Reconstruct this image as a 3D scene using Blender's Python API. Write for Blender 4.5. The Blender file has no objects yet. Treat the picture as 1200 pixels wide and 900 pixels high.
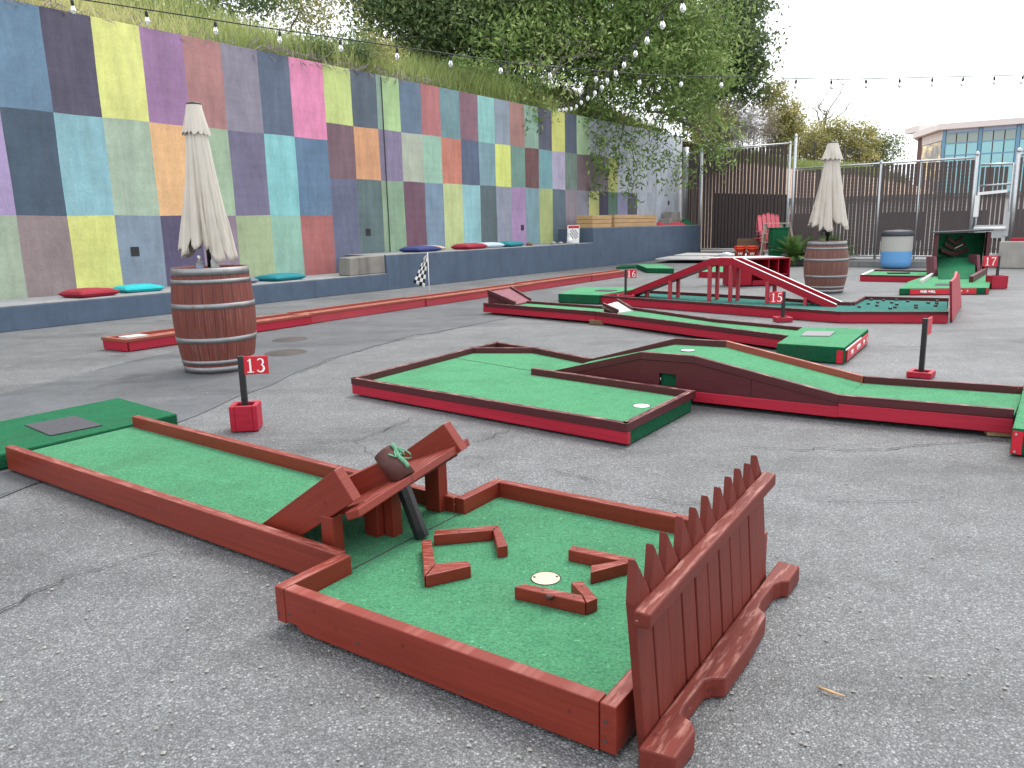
import bpy, bmesh, math, random
import numpy as np
from mathutils import Vector, Matrix
random.seed(7); RNG = np.random.default_rng(7)
R = math.radians
C = bpy.context.scene.collection
scene = bpy.context.scene

# ------------------------------------------------------------------ survey of the yard
# camera calibration recovered from the vanishing points; all positions are metres on the yard
FPX, PITCH, ROLL, CAMH = 899.3, R(11.50), R(1.343), 1.2
_cp, _sp, _c, _s = math.cos(PITCH), math.sin(PITCH), math.cos(ROLL), math.sin(ROLL)
_fw = np.array([0, _cp, -_sp]); _rt = np.array([1., 0, 0]); _dn = np.array([0, -_sp, -_cp])
_rx = _c*_rt + _s*_dn; _ry = -_s*_rt + _c*_dn
def sight(u, v):
    return _rx*(u-600)/FPX + _ry*(v-450)/FPX + _fw
def at(u, v, z=0.0):                      # where a sight line meets the height z
    d = sight(u, v); t = (z-CAMH)/d[2]
    return (float(d[0]*t), float(d[1]*t), float(z))
def far(u, v, Y):                         # point on a sight line at distance Y
    d = sight(u, v); t = Y/d[1]
    return (float(d[0]*t), float(Y), float(CAMH+d[2]*t))
def onplane(u, v, p, q):                  # sight line against the vertical plane through p and q
    d = sight(u, v); n = np.array([q[1]-p[1], -(q[0]-p[0])])
    t = (n @ np.array(p[:2]))/(n @ d[:2])
    return (float(d[0]*t), float(d[1]*t), float(CAMH+d[2]*t))

# ------------------------------------------------------------------ mesh helper
def V3(p): return Vector((p[0], p[1], p[2] if len(p) > 2 else 0.0))
class MB:
    def __init__(s): s.v = []; s.f = []; s.m = []; s.g = []; s.sm = []
    def add(s, vs, fs, mi=0, grain=None, smooth=False):
        b = len(s.v); vs = [tuple(float(x) for x in p) for p in vs]
        s.v += vs; s.g += (grain if grain is not None else vs)
        s.f += [tuple(b+i for i in f) for f in fs]; s.m += [mi]*len(fs); s.sm += [smooth]*len(fs)
        return s
    def hexa(s, b4, t4, mi=0, grain=None):
        return s.add(list(b4)+list(t4), [(3,2,1,0),(4,5,6,7),(0,1,5,4),(1,2,6,5),(2,3,7,6),(3,0,4,7)], mi, grain)
    def beam(s, p, q, w, h, anchor='mid', up=(0,0,1), mi=0):
        p, q = V3(p), V3(q); d = (q-p); L = d.length; d.normalize()
        sd = d.cross(Vector(up)); sd.normalize(); u = sd.cross(d)
        lo, hi = {'mid':(-h/2,h/2),'top':(-h,0),'bot':(0,h)}[anchor]
        o = random.random()*7
        vs, gr = [], []
        for z in (lo, hi):
            for e, sx in ((p,-1),(p,1),(q,1),(q,-1)):
                vs.append(e+sd*(sx*w/2)+u*z); gr.append(((L if e is q else 0)+o, sx*w/2+o, z))
        return s.add(vs, [(0,1,2,3),(7,6,5,4),(4,5,1,0),(5,6,2,1),(6,7,3,2),(7,4,0,3)], mi, gr)
    def rail(s, p, q, ztop, h, t, mi=0, zq=None):
        """board on edge, outer face p->q, thickness t to the left of p->q (negative: to the right)"""
        p, q = Vector(p[:2]), Vector(q[:2]); d = q-p; L = d.length; d.normalize(); n = Vector((-d.y, d.x))*t
        zq = ztop if zq is None else zq; o = random.random()*9
        P = [p, q, q+n, p+n]; Z = [ztop, zq, zq, ztop]
        if t < 0: P = [p+n, q+n, q, p]; 
        gr = [((L if i in (1,2) else 0)+o, (0 if i < 2 else abs(t))+o, k*h) for k in (0,1) for i in range(4)]
        return s.hexa([(a.x,a.y,z-h) for a,z in zip(P,Z)], [(a.x,a.y,z) for a,z in zip(P,Z)], mi, gr)
    def prism(s, poly, z0, z1, mi=0, mtop=None):
        poly = [tuple(p[:2]) for p in poly]
        A = sum(poly[i][0]*poly[(i+1)%len(poly)][1]-poly[(i+1)%len(poly)][0]*poly[i][1] for i in range(len(poly)))
        if A < 0: poly = poly[::-1]
        n = len(poly); f = lambda z, i, p: z[i] if isinstance(z, (list,tuple)) else z
        vs = [(x,y,z0) for x,y in poly]+[(x,y,z1) for x,y in poly]
        s.add(vs, [tuple(range(n))[::-1]]+[(i,(i+1)%n,n+(i+1)%n,n+i) for i in range(n)], mi)
        b = len(s.v)-2*n; s.f.append(tuple(b+n+i for i in range(n))); s.m.append(mi if mtop is None else mtop); s.sm.append(False)
        return s
    def extrude(s, pts, vec, mi=0):
        """planar 3-D outline pushed along vec"""
        vec = Vector(vec); pts = [V3(p) for p in pts]; n = len(pts)
        nn = Vector((0,0,0))
        for i in range(n): nn += pts[i].cross(pts[(i+1)%n])
        if nn.dot(vec) > 0: pts = pts[::-1]
        vs = pts+[p+vec for p in pts]
        return s.add(vs, [tuple(range(n)), tuple(range(2*n-1, n-1, -1))]+[((i+1)%n,i,n+i,n+(i+1)%n) for i in range(n)], mi)
    def tube(s, path, r, n=8, mi=0, cap=True, smooth=True):
        path = [V3(p) for p in path]; rs = r if isinstance(r, (list,tuple)) else [r]*len(path)
        vs = []; 
        for i, p in enumerate(path):
            d = (path[min(i+1,len(path)-1)]-path[max(i-1,0)]).normalized()
            a = d.cross(Vector((0,0,1))); 
            if a.length < .05: a = d.cross(Vector((1,0,0)))
            a.normalize(); b = a.cross(d)
            for k in range(n):
                t = 2*math.pi*k/n; vs.append(p+(a*math.cos(t)+b*math.sin(t))*rs[i])
        fs = [(i*n+k, i*n+(k+1)%n, (i+1)*n+(k+1)%n, (i+1)*n+k) for i in range(len(path)-1) for k in range(n)]
        s.add(vs, fs, mi, None, smooth)
        if cap:
            b = len(s.v)-len(vs); m = len(path)-1
            s.f += [tuple(b+k for k in range(n))[::-1], tuple(b+m*n+k for k in range(n))]; s.m += [mi]*2; s.sm += [False]*2
        return s
    def lathe(s, prof, n=32, c=(0,0,0), mi=0, smooth=True, close=False):
        vs = [(c[0]+r*math.cos(2*math.pi*k/n), c[1]+r*math.sin(2*math.pi*k/n), c[2]+z) for r, z in prof for k in range(n)]
        m = len(prof); rg = range(m if close else m-1)
        return s.add(vs, [(i*n+k, i*n+(k+1)%n, ((i+1)%m)*n+(k+1)%n, ((i+1)%m)*n+k) for i in rg for k in range(n)], mi, None, smooth)
    def build(s, name, mat, parent=None, bevel=0, loc=None):
        me = bpy.data.meshes.new(name)
        off = Vector((0,0,0))
        if parent is not None:
            q = parent
            while q is not None: off += q.location; q = q.parent
        elif loc is not None: off = V3(loc)
        me.from_pydata([(x-off.x,y-off.y,z-off.z) for x,y,z in s.v], [], s.f)
        for m in (mat if isinstance(mat, (list,tuple)) else [mat]): me.materials.append(m)
        me.polygons.foreach_set('material_index', s.m); me.polygons.foreach_set('use_smooth', s.sm)
        at_ = me.attributes.new('grain', 'FLOAT_VECTOR', 'POINT'); at_.data.foreach_set('vector', np.array(s.g, dtype=np.float32).ravel())
        me.update()
        o = bpy.data.objects.new(name, me); C.objects.link(o)
        if parent is not None: o.parent = parent
        else: o.location = off
        if bevel:
            b = o.modifiers.new('bevel', 'BEVEL'); b.width = bevel; b.segments = 2; b.limit_method = 'ANGLE'; b.angle_limit = R(35)
        return o
def tag(o, label, cat, group=None, kind=None):
    if label: o['label'] = label
    if cat: o['category'] = cat
    if group: o['group'] = group
    if kind: o['kind'] = kind
    return o
def thing(name, label, cat, loc=(0,0,0), group=None):
    o = bpy.data.objects.new(name, None); C.objects.link(o); o.location = (loc[0], loc[1], loc[2] if len(loc) > 2 else 0)
    o.empty_display_size = .1
    return tag(o, label, cat, group)
def struct(o): o['kind'] = 'structure'; return o
def copy_tree(o, parent=None):
    c = o.copy(); C.objects.link(c)
    if parent is not None: c.parent = parent
    for ch in list(o.children): copy_tree(ch, c)
    return c
def band(pts, w):
    """mitred plan outline of a board polyline"""
    P = [Vector(p[:2]) for p in pts]; L, Rr = [], []
    for i, p in enumerate(P):
        if i == 0: d = (P[1]-P[0]).normalized(); n = Vector((-d.y,d.x)); k = 1
        elif i == len(P)-1: d = (P[-1]-P[-2]).normalized(); n = Vector((-d.y,d.x)); k = 1
        else:
            a, b = (P[i]-P[i-1]).normalized(), (P[i+1]-P[i]).normalized(); na, nb = Vector((-a.y,a.x)), Vector((-b.y,b.x))
            n = (na+nb).normalized(); k = min(1/max(n.dot(na), .35), 2.2)
        L.append(p+n*k*w/2); Rr.append(p-n*k*w/2)
    return [tuple(p) for p in L]+[tuple(p) for p in Rr[::-1]]
def inset(poly, d):
    P = [Vector(p[:2]) for p in poly]; n = len(P); A = sum(P[i].x*P[(i+1)%n].y-P[(i+1)%n].x*P[i].y for i in range(n)); s = 1 if A > 0 else -1; out = []
    for i in range(n):
        a, b = (P[i]-P[i-1]).normalized(), (P[(i+1)%n]-P[i]).normalized(); na, nb = Vector((-a.y,a.x))*s, Vector((-b.y,b.x))*s; m = (na+nb).normalized(); out.append(tuple(P[i]+m*d/max(m.dot(na), .4)))
    return out
def lerp(p, q, t): return tuple(p[i]+(q[i]-p[i])*t for i in range(min(len(p),len(q))))

# ------------------------------------------------------------------ materials
def lin(r, g, b, k=1.0):
    f = lambda x: (x/255/12.92 if x/255 <= .04045 else ((x/255+.055)/1.055)**2.4)*k
    return (f(r), f(g), f(b), 1)
class NT:
    def __init__(s, name):
        s.mat = bpy.data.materials.new(name); s.mat.use_nodes = True; s.t = s.mat.node_tree
        s.b = s.t.nodes['Principled BSDF']; s.out = s.t.nodes['Material Output']
    def n(s, typ, **kw):
        nd = s.t.nodes.new(typ)
        for k, v in kw.items():
            if k in nd.inputs: nd.inputs[k].default_value = v
            else: setattr(nd, k, v)
        return nd
    def l(s, a, b): s.t.links.new(a, b)
    def coord(s, kind='Object', scale=(1,1,1)):
        if kind == 'grain': src = s.n('ShaderNodeAttribute', attribute_name='grain').outputs['Vector']
        elif kind == 'World': src = s.n('ShaderNodeNewGeometry').outputs['Position']
        else: src = s.n('ShaderNodeTexCoord').outputs[kind]
        if scale == (1,1,1): return src
        mp = s.n('ShaderNodeMapping'); mp.inputs['Scale'].default_value = scale; s.l(src, mp.inputs['Vector']); return mp.outputs['Vector']
    def noise(s, vec, scale, detail=4, rough=.55, dist=0):
        nd = s.n('ShaderNodeTexNoise', Scale=scale, Detail=detail, Roughness=rough, Distortion=dist); s.l(vec, nd.inputs['Vector']); return nd.outputs['Fac']
    def ramp(s, fac, stops):
        r = s.n('ShaderNodeValToRGB'); e = r.color_ramp.elements
        while len(e) < len(stops): e.new(.5)
        for i, (p, c) in enumerate(stops): e[i].position = p; e[i].color = c if len(c) == 4 else (*c, 1)
        s.l(fac, r.inputs['Fac']); return r.outputs['Color']
    def mix(s, fac, a, b, blend='MIX'):
        m = s.n('ShaderNodeMix', data_type='RGBA', blend_type=blend)
        for sock, val in ((m.inputs[0], fac), (m.inputs[6], a), (m.inputs[7], b)):
            if hasattr(val, 'is_output'): s.l(val, sock)
            else: sock.default_value = val
        return m.outputs[2]
    def math(s, op, a, b=0.0):
        m = s.n('ShaderNodeMath', operation=op)
        for sock, val in ((m.inputs[0], a), (m.inputs[1], b)):
            if hasattr(val, 'is_output'): s.l(val, sock)
            else: sock.default_value = val
        return m.outputs[0]
    def set(s, color=None, rough=None, metal=None, spec=None, bump=None, bstr=.3, bdist=.01):
        for k, val in (('Base Color', color), ('Roughness', rough), ('Metallic', metal), ('Specular IOR Level', spec)):
            if val is None: continue
            if hasattr(val, 'is_output'): s.l(val, s.b.inputs[k])
            else: s.b.inputs[k].default_value = val
        if bump is not None:
            bn = s.n('ShaderNodeBump', Strength=bstr, Distance=bdist); s.l(bump, bn.inputs['Height']); s.l(bn.outputs[0], s.b.inputs['Normal'])
        return s.mat
BW = lambda a: (a, a, a, 1)
def m_wood(name, base, worn_sheen, amount=.5, rough=.45, topwear_sheen=.5, grainy=1.0):
    t = NT(name); g = t.coord('grain', (1.5, 45, 45)); w = t.coord('grain')
    n1 = t.noise(g, 1.0, 6, .65); n2 = t.noise(w, 3.0, 4); n3 = t.noise(t.coord('grain', (5, 60, 60)), 1.0, 3)
    dark = tuple(c*.52 for c in base[:3])+(1,); lite = tuple(min(c*1.35,1) for c in base[:3])+(1,)
    col = t.mix(t.math('MULTIPLY', n1, grainy), dark, lite)
    col = t.mix(t.ramp(n2, [(.35, BW(0)), (.75, BW(.45))]), col, tuple(c*.75 for c in base[:3])+(1,))
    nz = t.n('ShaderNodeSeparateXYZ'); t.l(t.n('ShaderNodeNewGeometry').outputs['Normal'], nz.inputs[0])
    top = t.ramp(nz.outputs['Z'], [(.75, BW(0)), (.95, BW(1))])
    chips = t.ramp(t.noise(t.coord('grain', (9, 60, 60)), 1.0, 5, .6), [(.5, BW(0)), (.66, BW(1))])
    wear_sheen = t.math('MULTIPLY', t.math('MULTIPLY', top, chips), topwear_sheen)  # worn paint on up-facing sides, with sky sheen painted into the same tone
    spot = t.ramp(t.noise(w, 23, 5, .7), [(.705, BW(0)), (.735, BW(1))])
    wear_sheen = t.math('MAXIMUM', wear_sheen, t.math('MULTIPLY', spot, amount))
    col = t.mix(wear_sheen, col, worn_sheen)
    vt = t.n('ShaderNodeTexVoronoi', Scale=1.0); t.l(t.coord('grain', (11, 11, 11)), vt.inputs['Vector'])
    knot = t.ramp(vt.outputs['Distance'], [(.05, BW(1)), (.1, BW(0))])
    col = t.mix(t.math('MULTIPLY', knot, .5), col, tuple(c*.35 for c in base[:3])+(1,))
    return t.set(col, t.ramp(n1, [(.2, BW(rough-.08)), (.8, BW(rough+.15))]), spec=.32, bump=n3, bstr=.35*grainy, bdist=.004)
def m_plain(name, col, rough=.6, metal=0, var=.25, scale=8, bstr=.12):
    t = NT(name); w = t.coord('Object'); n = t.noise(w, scale, 6, .6)
    c = t.mix(n, tuple(x*(1-var) for x in col[:3])+(1,), tuple(min(1, x*(1+var)) for x in col[:3])+(1,))
    return t.set(c, t.ramp(n, [(.2, BW(max(.02, rough-.1))), (.8, BW(min(1, rough+.1)))]), metal, bump=t.noise(w, scale*6, 3), bstr=bstr, bdist=.004)
def m_turf(name, c1, c2, dirt=(.05,.06,.035,1)):
    t = NT(name); w = t.coord('World'); f = t.noise(w, 330, 2, .7); m = t.noise(w, 9, 5, .6); l = t.noise(w, 2.2, 3)
    st = t.noise(t.coord('World', (14, 90, 14)), 1.0, 3)
    col = t.mix(f, tuple(x*.5 for x in c1[:3])+(1,), tuple(min(1,x*1.5) for x in c1[:3])+(1,))
    col = t.mix(t.ramp(m, [(.3, BW(.15)), (.7, BW(.55))]), col, c2)
    col = t.mix(t.ramp(st, [(.5, BW(0)), (.8, BW(.35))]), col, tuple(x*.55 for x in c1[:3])+(1,))
    col = t.mix(t.ramp(l, [(.5, BW(0)), (.8, BW(.3))]), col, dirt)
    tuft = t.ramp(t.noise(w, 110, 3, .7), [(.34, BW(.66)), (.5, BW(.98)), (.68, BW(1.22))]); col = t.mix(1.0, col, tuft, 'MULTIPLY')
    hair = t.ramp(t.noise(w, 75, 2, .5), [(.69, BW(0)), (.73, BW(.5))])
    col = t.mix(hair, col, tuple(min(1,x*2.0+.02) for x in c2[:3])+(1,))
    return t.set(col, .95, spec=.15, bump=t.noise(w, 160, 3, .7), bstr=1.0, bdist=.012)
def m_asphalt(name, base, contrast=1.0, stone=95, tint=(1,1,1.03), chip=1.0):
    t = NT(name); w = t.coord('World')
    v = t.n('ShaderNodeTexVoronoi', Scale=stone); t.l(w, v.inputs['Vector'])
    vs = t.n('ShaderNodeSeparateColor'); t.l(v.outputs['Color'], vs.inputs[0])
    v2 = t.n('ShaderNodeTexVoronoi', Scale=stone*2.3); t.l(w, v2.inputs['Vector'])
    v2s = t.n('ShaderNodeSeparateColor'); t.l(v2.outputs['Color'], v2s.inputs[0])
    c = lambda k: (base*k*tint[0], base*k*tint[1], base*k*tint[2], 1)
    col = t.ramp(vs.outputs[0], [(0, c(1-.62*contrast)), (.35, c(1-.25*contrast)), (.7, c(1+.2*contrast)), (.9, c(1+.75*contrast)), (1.0, c(1+2.2*contrast*chip))])
    col2 = t.ramp(v2s.outputs[0], [(0, c(1-.5*contrast)), (.6, c(1)), (1, c(1+.9*contrast))])
    col = t.mix(.45, col, col2)
    edge = t.ramp(v.outputs['Distance'], [(.25, BW(1)), (.62, BW(.42))])
    col = t.mix(.8*contrast, col, t.mix(1.0, col, edge, 'MULTIPLY'))
    big = t.ramp(t.noise(w, .5, 6, .65), [(.28, BW(.62)), (.45, BW(.95)), (.58, BW(1.04)), (.74, BW(1.24))])
    trk = t.ramp(t.noise(t.coord('World', (.35, 1.6, 1)), 1.0, 4, .6, .4), [(.5, BW(1)), (.64, BW(.74)), (.72, BW(.95))]); col = t.mix(1.0, col, trk, 'MULTIPLY')
    col = t.mix(1.0, col, big, 'MULTIPLY')
    mid = t.ramp(t.noise(w, 4.5, 5, .65), [(.3, BW(.82)), (.6, BW(1.05)), (.8, BW(1.12))])
    col = t.mix(1.0, col, mid, 'MULTIPLY')
    oil = t.ramp(t.noise(w, 1.3, 4, .55), [(.62, BW(1)), (.72, BW(.62))])
    col = t.mix(1.0, col, oil, 'MULTIPLY')
    return t.set(col, .62, spec=.45, bump=v.outputs['Distance'], bstr=.6, bdist=-.006)
def m_concrete(name, col, rough=.85, stain=.6):
    t = NT(name); w = t.coord('World'); n = t.noise(w, 2.5, 6, .65); f = t.noise(w, 40, 4)
    st = t.noise(t.coord('World', (6, 6, .5)), 1.0, 4)
    c = t.mix(n, tuple(x*.6 for x in col[:3])+(1,), tuple(min(1,x*1.25) for x in col[:3])+(1,))
    c = t.mix(t.ramp(st, [(.5, BW(0)), (.75, BW(stain))]), c, tuple(x*.45 for x in col[:3])+(1,))
    pit = t.ramp(t.noise(w, 14, 4, .7), [(.7, BW(0)), (.76, BW(.7))])
    c = t.mix(pit, c, tuple(x*.3 for x in col[:3])+(1,))
    return t.set(c, rough, bump=f, bstr=.35, bdist=.01)
def m_leaf(name, dark, mid, light):
    t = NT(name); a = t.n('ShaderNodeAttribute', attribute_name='tint')
    col = t.ramp(a.outputs['Fac'], [(0, dark), (.5, mid), (1, light)])
    t.set(col, .55, spec=.25)
    tr = t.n('ShaderNodeBsdfTranslucent'); t.l(t.mix(.5, col, light), tr.inputs['Color'])
    mx = t.n('ShaderNodeMixShader'); mx.inputs[0].default_value = .3
    t.l(t.b.outputs[0], mx.inputs[1]); t.l(tr.outputs[0], mx.inputs[2]); t.l(mx.outputs[0], t.out.inputs['Surface'])
    return t.mat
def m_paint_wall(name):
    t = NT(name); w0 = t.coord('World'); a = t.n('ShaderNodeAttribute', attribute_name='paint').outputs['Color']
    vm = t.n('ShaderNodeVectorMath', operation='MULTIPLY_ADD'); t.l(a, vm.inputs[0]); vm.inputs[1].default_value = (23,31,17); t.l(w0, vm.inputs[2]); w = vm.outputs[0]
    mq = t.n('ShaderNodeMapping'); mq.inputs['Scale'].default_value = (7,7,1.2); t.l(w, mq.inputs['Vector']); brush = t.noise(mq.outputs[0], 1.0, 5, .65)
    n = t.noise(w, 1.6, 6, .65); f = t.noise(w, 24, 5, .6)
    vs = t.noise(t.coord('World', (3.5, 3.5, .35)), 1.0, 5, .6)
    c = t.mix(1.0, a, t.ramp(n, [(.25, BW(.8)), (.55, BW(1)), (.8, BW(1.12))]), 'MULTIPLY')
    c = t.mix(1.0, c, t.ramp(f, [(.3, BW(.93)), (.6, BW(1.03))]), 'MULTIPLY')
    c = t.mix(t.ramp(vs, [(.5, BW(0)), (.8, BW(.28))]), c, (.22,.22,.22,1))
    c = t.mix(1.0, c, t.ramp(brush, [(.3, BW(.86)), (.55, BW(1)), (.75, BW(1.12))]), 'MULTIPLY')
    pit = t.ramp(t.noise(w0, 7.5, 6, .8), [(.70, BW(0)), (.735, BW(.75))])
    c = t.mix(pit, c, (.10,.10,.11,1))
    scuff = t.ramp(t.noise(t.coord('World', (2, 2, 9)), 1.6, 6, .75), [(.68, BW(0)), (.76, BW(.35))])
    c = t.mix(scuff, c, (.5,.5,.48,1))
    brd = t.n('ShaderNodeTexWave', wave_type='BANDS', bands_direction='Z', Scale=1.7, Distortion=1.2); brd.inputs['Detail'].default_value = 3; t.l(w0, brd.inputs['Vector'])
    return t.set(c, .8, spec=.25, bump=t.math('ADD', f, t.math('MULTIPLY', brd.outputs['Fac'], .25)), bstr=.3, bdist=.015)
def m_glass(name):
    t = NT(name); t.set((1,1,1,1), .04); t.b.inputs['Transmission Weight'].default_value = .85; t.b.inputs['IOR'].default_value = 1.35
    return t.mat
def m_barrel(name, base):
    t = NT(name); tc = t.n('ShaderNodeTexCoord').outputs['Object']; sp = t.n('ShaderNodeSeparateXYZ'); t.l(tc, sp.inputs[0])
    ang = t.math('ARCTAN2', sp.outputs['Y'], sp.outputs['X']); k = t.math('MULTIPLY', ang, 26/(2*math.pi))
    idx = t.math('FLOOR', k); fr = t.math('FRACT', k)
    wn = t.n('ShaderNodeTexWhiteNoise', noise_dimensions='1D'); t.l(idx, wn.inputs['W'])
    cv = t.n('ShaderNodeCombineXYZ'); t.l(t.math('MULTIPLY', ang, 9), cv.inputs[0]); t.l(t.math('MULTIPLY', sp.outputs['Z'], .45), cv.inputs[2]); t.l(wn.outputs['Value'], cv.inputs[1])
    n = t.noise(cv.outputs[0], 2.2, 7, .7); n2 = t.noise(tc, 5, 5)
    c = t.mix(n, tuple(x*.35 for x in base[:3])+(1,), tuple(x*1.7 for x in base[:3])+(1,))
    c = t.mix(t.math('MULTIPLY', wn.outputs['Value'], .55), c, tuple(x*.55 for x in base[:3])+(1,))
    pale = t.ramp(t.noise(cv.outputs[0], 6, 5, .7), [(.55, BW(0)), (.70, BW(.55))])
    c = t.mix(pale, c, (.36,.27,.21,1))
    seam = t.ramp(t.math('MINIMUM', fr, t.math('SUBTRACT', 1.0, fr)), [(.0, BW(0)), (.05, BW(1))])
    c = t.mix(1.0, c, t.mix(.8, (1,1,1,1), seam), 'MULTIPLY')
    return t.set(c, .7, bump=t.math('ADD', seam, t.math('MULTIPLY', n, .3)), bstr=.4, bdist=.006)

M = {}
M['asphalt'] = m_asphalt('old_asphalt', .184, .86, 160, (.965,1,1.02))
M['asphalt2'] = m_asphalt('newer_asphalt', .122, .5, 150, (.94,1,1.07), .6)
M['crack'] = m_plain('crack_dark', (.045,.045,.047,1), .95, var=.5, scale=30)
M['conc'] = m_concrete('raw_concrete', (.36,.34,.31,1))
M['ledgetop'] = m_concrete('worn_grey_ledge_top', (.26,.265,.27,1), stain=.5)
M['conc_stub'] = m_concrete('old_brown_concrete', (.24,.225,.2,1), stain=.8)
M['conc_dark'] = m_concrete('grey_kerb_concrete', (.2,.205,.2,1))
M['ledge'] = m_concrete('blue_grey_painted_concrete', lin(86,103,124,.85), .75, .35)
M['mural'] = m_paint_wall('mural_paint')
BR = lin(132,50,36,.86)
M['red13'] = m_wood('brick_red_paint', BR, lin(186,128,118), .55, .38, .45)  # pinkish tone on rail tops is wear plus painted-in sky sheen
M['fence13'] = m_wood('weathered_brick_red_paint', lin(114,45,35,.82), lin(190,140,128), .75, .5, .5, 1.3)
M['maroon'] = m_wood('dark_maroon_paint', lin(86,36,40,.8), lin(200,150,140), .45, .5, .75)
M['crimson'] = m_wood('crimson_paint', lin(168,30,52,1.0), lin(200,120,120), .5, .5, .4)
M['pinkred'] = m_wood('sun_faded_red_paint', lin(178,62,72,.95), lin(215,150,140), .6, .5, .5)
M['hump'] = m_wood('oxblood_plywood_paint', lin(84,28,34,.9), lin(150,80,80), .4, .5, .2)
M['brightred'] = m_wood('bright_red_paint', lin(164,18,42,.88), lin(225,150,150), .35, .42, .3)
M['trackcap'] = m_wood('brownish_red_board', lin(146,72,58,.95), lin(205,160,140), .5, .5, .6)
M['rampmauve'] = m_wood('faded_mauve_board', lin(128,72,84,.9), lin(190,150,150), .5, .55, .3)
M['turf'] = m_turf('green_carpet', lin(92,170,122,.74), lin(116,188,142,.74))
M['turf13'] = m_turf('deep_green_carpet', lin(82,154,112,.80), lin(106,176,132,.80))
M['turfdark'] = m_turf('dark_green_carpet', lin(26,98,66,.72), lin(42,122,84,.72))
M['turftee'] = m_turf('tee_green_carpet', lin(36,112,76,.8), lin(54,134,94,.8))
M['turfblue'] = m_turf('teal_blue_carpet', lin(66,134,128,.7), lin(84,156,138,.7))
M['black'] = m_plain('black_paint', (.012,.012,.014,1), .4)
M['blackpipe'] = m_plain('black_plastic_pipe', (.014,.014,.017,1), .3)
M['white'] = m_plain('white_paint', (.8,.8,.78,1), .5, var=.06)
M['dirtywhite'] = m_plain('dirty_white_board', (.5,.49,.48,1), .6, var=.14, scale=3)
M['cream'] = m_plain('cream_cup', (.52,.47,.31,1), .5, var=.15, scale=20)
M['greypad'] = m_plain('worn_grey_plate', (.2,.2,.21,1), .7, var=.3, scale=14)
M['pad'] = m_plain('grey_rubber', (.052,.052,.06,1), .9, var=.3, scale=14)
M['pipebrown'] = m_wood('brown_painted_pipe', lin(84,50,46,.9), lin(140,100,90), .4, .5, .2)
M['rope'] = m_plain('green_twine', lin(110,170,135,.7), .9)
M['steel'] = m_plain('galvanised_steel', (.46,.48,.49,1), .42, .85, .2, 12)
M['hoop'] = m_plain('barrel_hoop_steel', (.27,.275,.28,1), .5, .8, .3, 9)
M['slat'] = m_plain('dark_brown_slat', lin(84,72,70,.9), .6, var=.3, scale=3)
M['screen'] = m_plain('dark_shade_cloth', lin(64,58,60,.8), .9, var=.15)
def _hoop():
    t = NT('barrel_hoop_steel'); w = t.coord('Object'); n = t.noise(w, 7, 6, .7); r_ = t.noise(w, 16, 6, .75)
    c = t.mix(n, (.16,.165,.17,1), (.36,.37,.375,1)); rust = t.ramp(r_, [(.54, BW(0)), (.68, BW(.8))]); c = t.mix(rust, c, (.16,.085,.05,1))
    return t.set(c, t.ramp(n, [(.2, BW(.4)), (.8, BW(.65))]), t.math('SUBTRACT', .8, t.math('MULTIPLY', rust, .7)), bump=r_, bstr=.2, bdist=.003)
M['hoop'] = _hoop()
M['barrel'] = m_barrel('stained_barrel_oak', lin(114,52,42,.92))
M['barrelfar'] = m_barrel('weathered_barrel_oak', lin(118,76,66,.9))
M['barrelin'] = m_plain('barrel_inside', lin(70,34,30,.7), .8, var=.4)
def _canvas():
    t = NT('beige_canvas'); w = t.coord('Object'); n = t.noise(w, 3, 5); wv = t.noise(w, 220, 2)
    st = t.noise(t.coord('Object', (9,9,1.2)), 1.0, 4)
    c = t.mix(n, lin(196,188,175,.84), lin(222,214,203,.9)); c = t.mix(t.ramp(st, [(.55,BW(0)),(.8,BW(.4))]), c, lin(150,142,128,.7))
    return t.set(c, .9, spec=.1, bump=wv, bstr=.15, bdist=.002)
M['canvas'] = _canvas()
M['bulb'] = m_glass('clear_bulb_glass'); M['cable'] = m_plain('black_cable', (.012,.012,.012,1), .6)
M['soil'] = m_concrete('hill_soil', (.16,.13,.085,1)); M['tan'] = m_concrete('tan_slope_concrete', lin(196,168,146,.7), stain=.25)
M['grass'] = m_leaf('hill_grass', lin(88,108,54,.95), lin(134,156,88,1.0), lin(200,198,140,1.0))
M['leafA'] = m_leaf('fresh_green_leaves', lin(60,84,42,1.0), lin(100,130,64,1.1), lin(164,180,114,1.15))
M['leafB'] = m_leaf('dark_oak_leaves', lin(54,74,52,1.1), lin(84,106,68,1.15), lin(136,150,98,1.2))
M['leafC'] = m_leaf('olive_green_leaves', lin(92,102,58,1.0), lin(142,144,88,1.1), lin(200,188,130,1.1))
M['leafD'] = m_leaf('dry_grey_twigs', lin(104,98,94,.9), lin(150,142,136,.95), lin(180,172,166,.95))
M['leafF'] = m_leaf('fern_leaves', lin(40,68,32,.9), lin(70,106,50,1.0), lin(112,142,76,1.0))
M['bark'] = m_plain('grey_bark', (.19,.165,.14,1), .9, var=.5, scale=6, bstr=.6)
M['orange'] = m_plain('orange_bucket', lin(214,66,36,1), .45, var=.1)
M['pinkchair'] = m_plain('faded_red_plastic', lin(202,92,104,.9), .5, var=.12)
M['mauvechair'] = m_plain('mauve_plastic', lin(110,72,84,.9), .5, var=.15)
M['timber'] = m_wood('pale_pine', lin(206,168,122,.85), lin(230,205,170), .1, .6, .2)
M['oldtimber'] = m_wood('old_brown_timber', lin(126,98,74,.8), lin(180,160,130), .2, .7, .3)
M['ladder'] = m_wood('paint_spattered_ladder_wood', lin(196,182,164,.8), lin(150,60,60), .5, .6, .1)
M['canblue'] = m_plain('light_blue_paint', lin(104,168,224,.85), .5, var=.06, scale=4)
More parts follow.
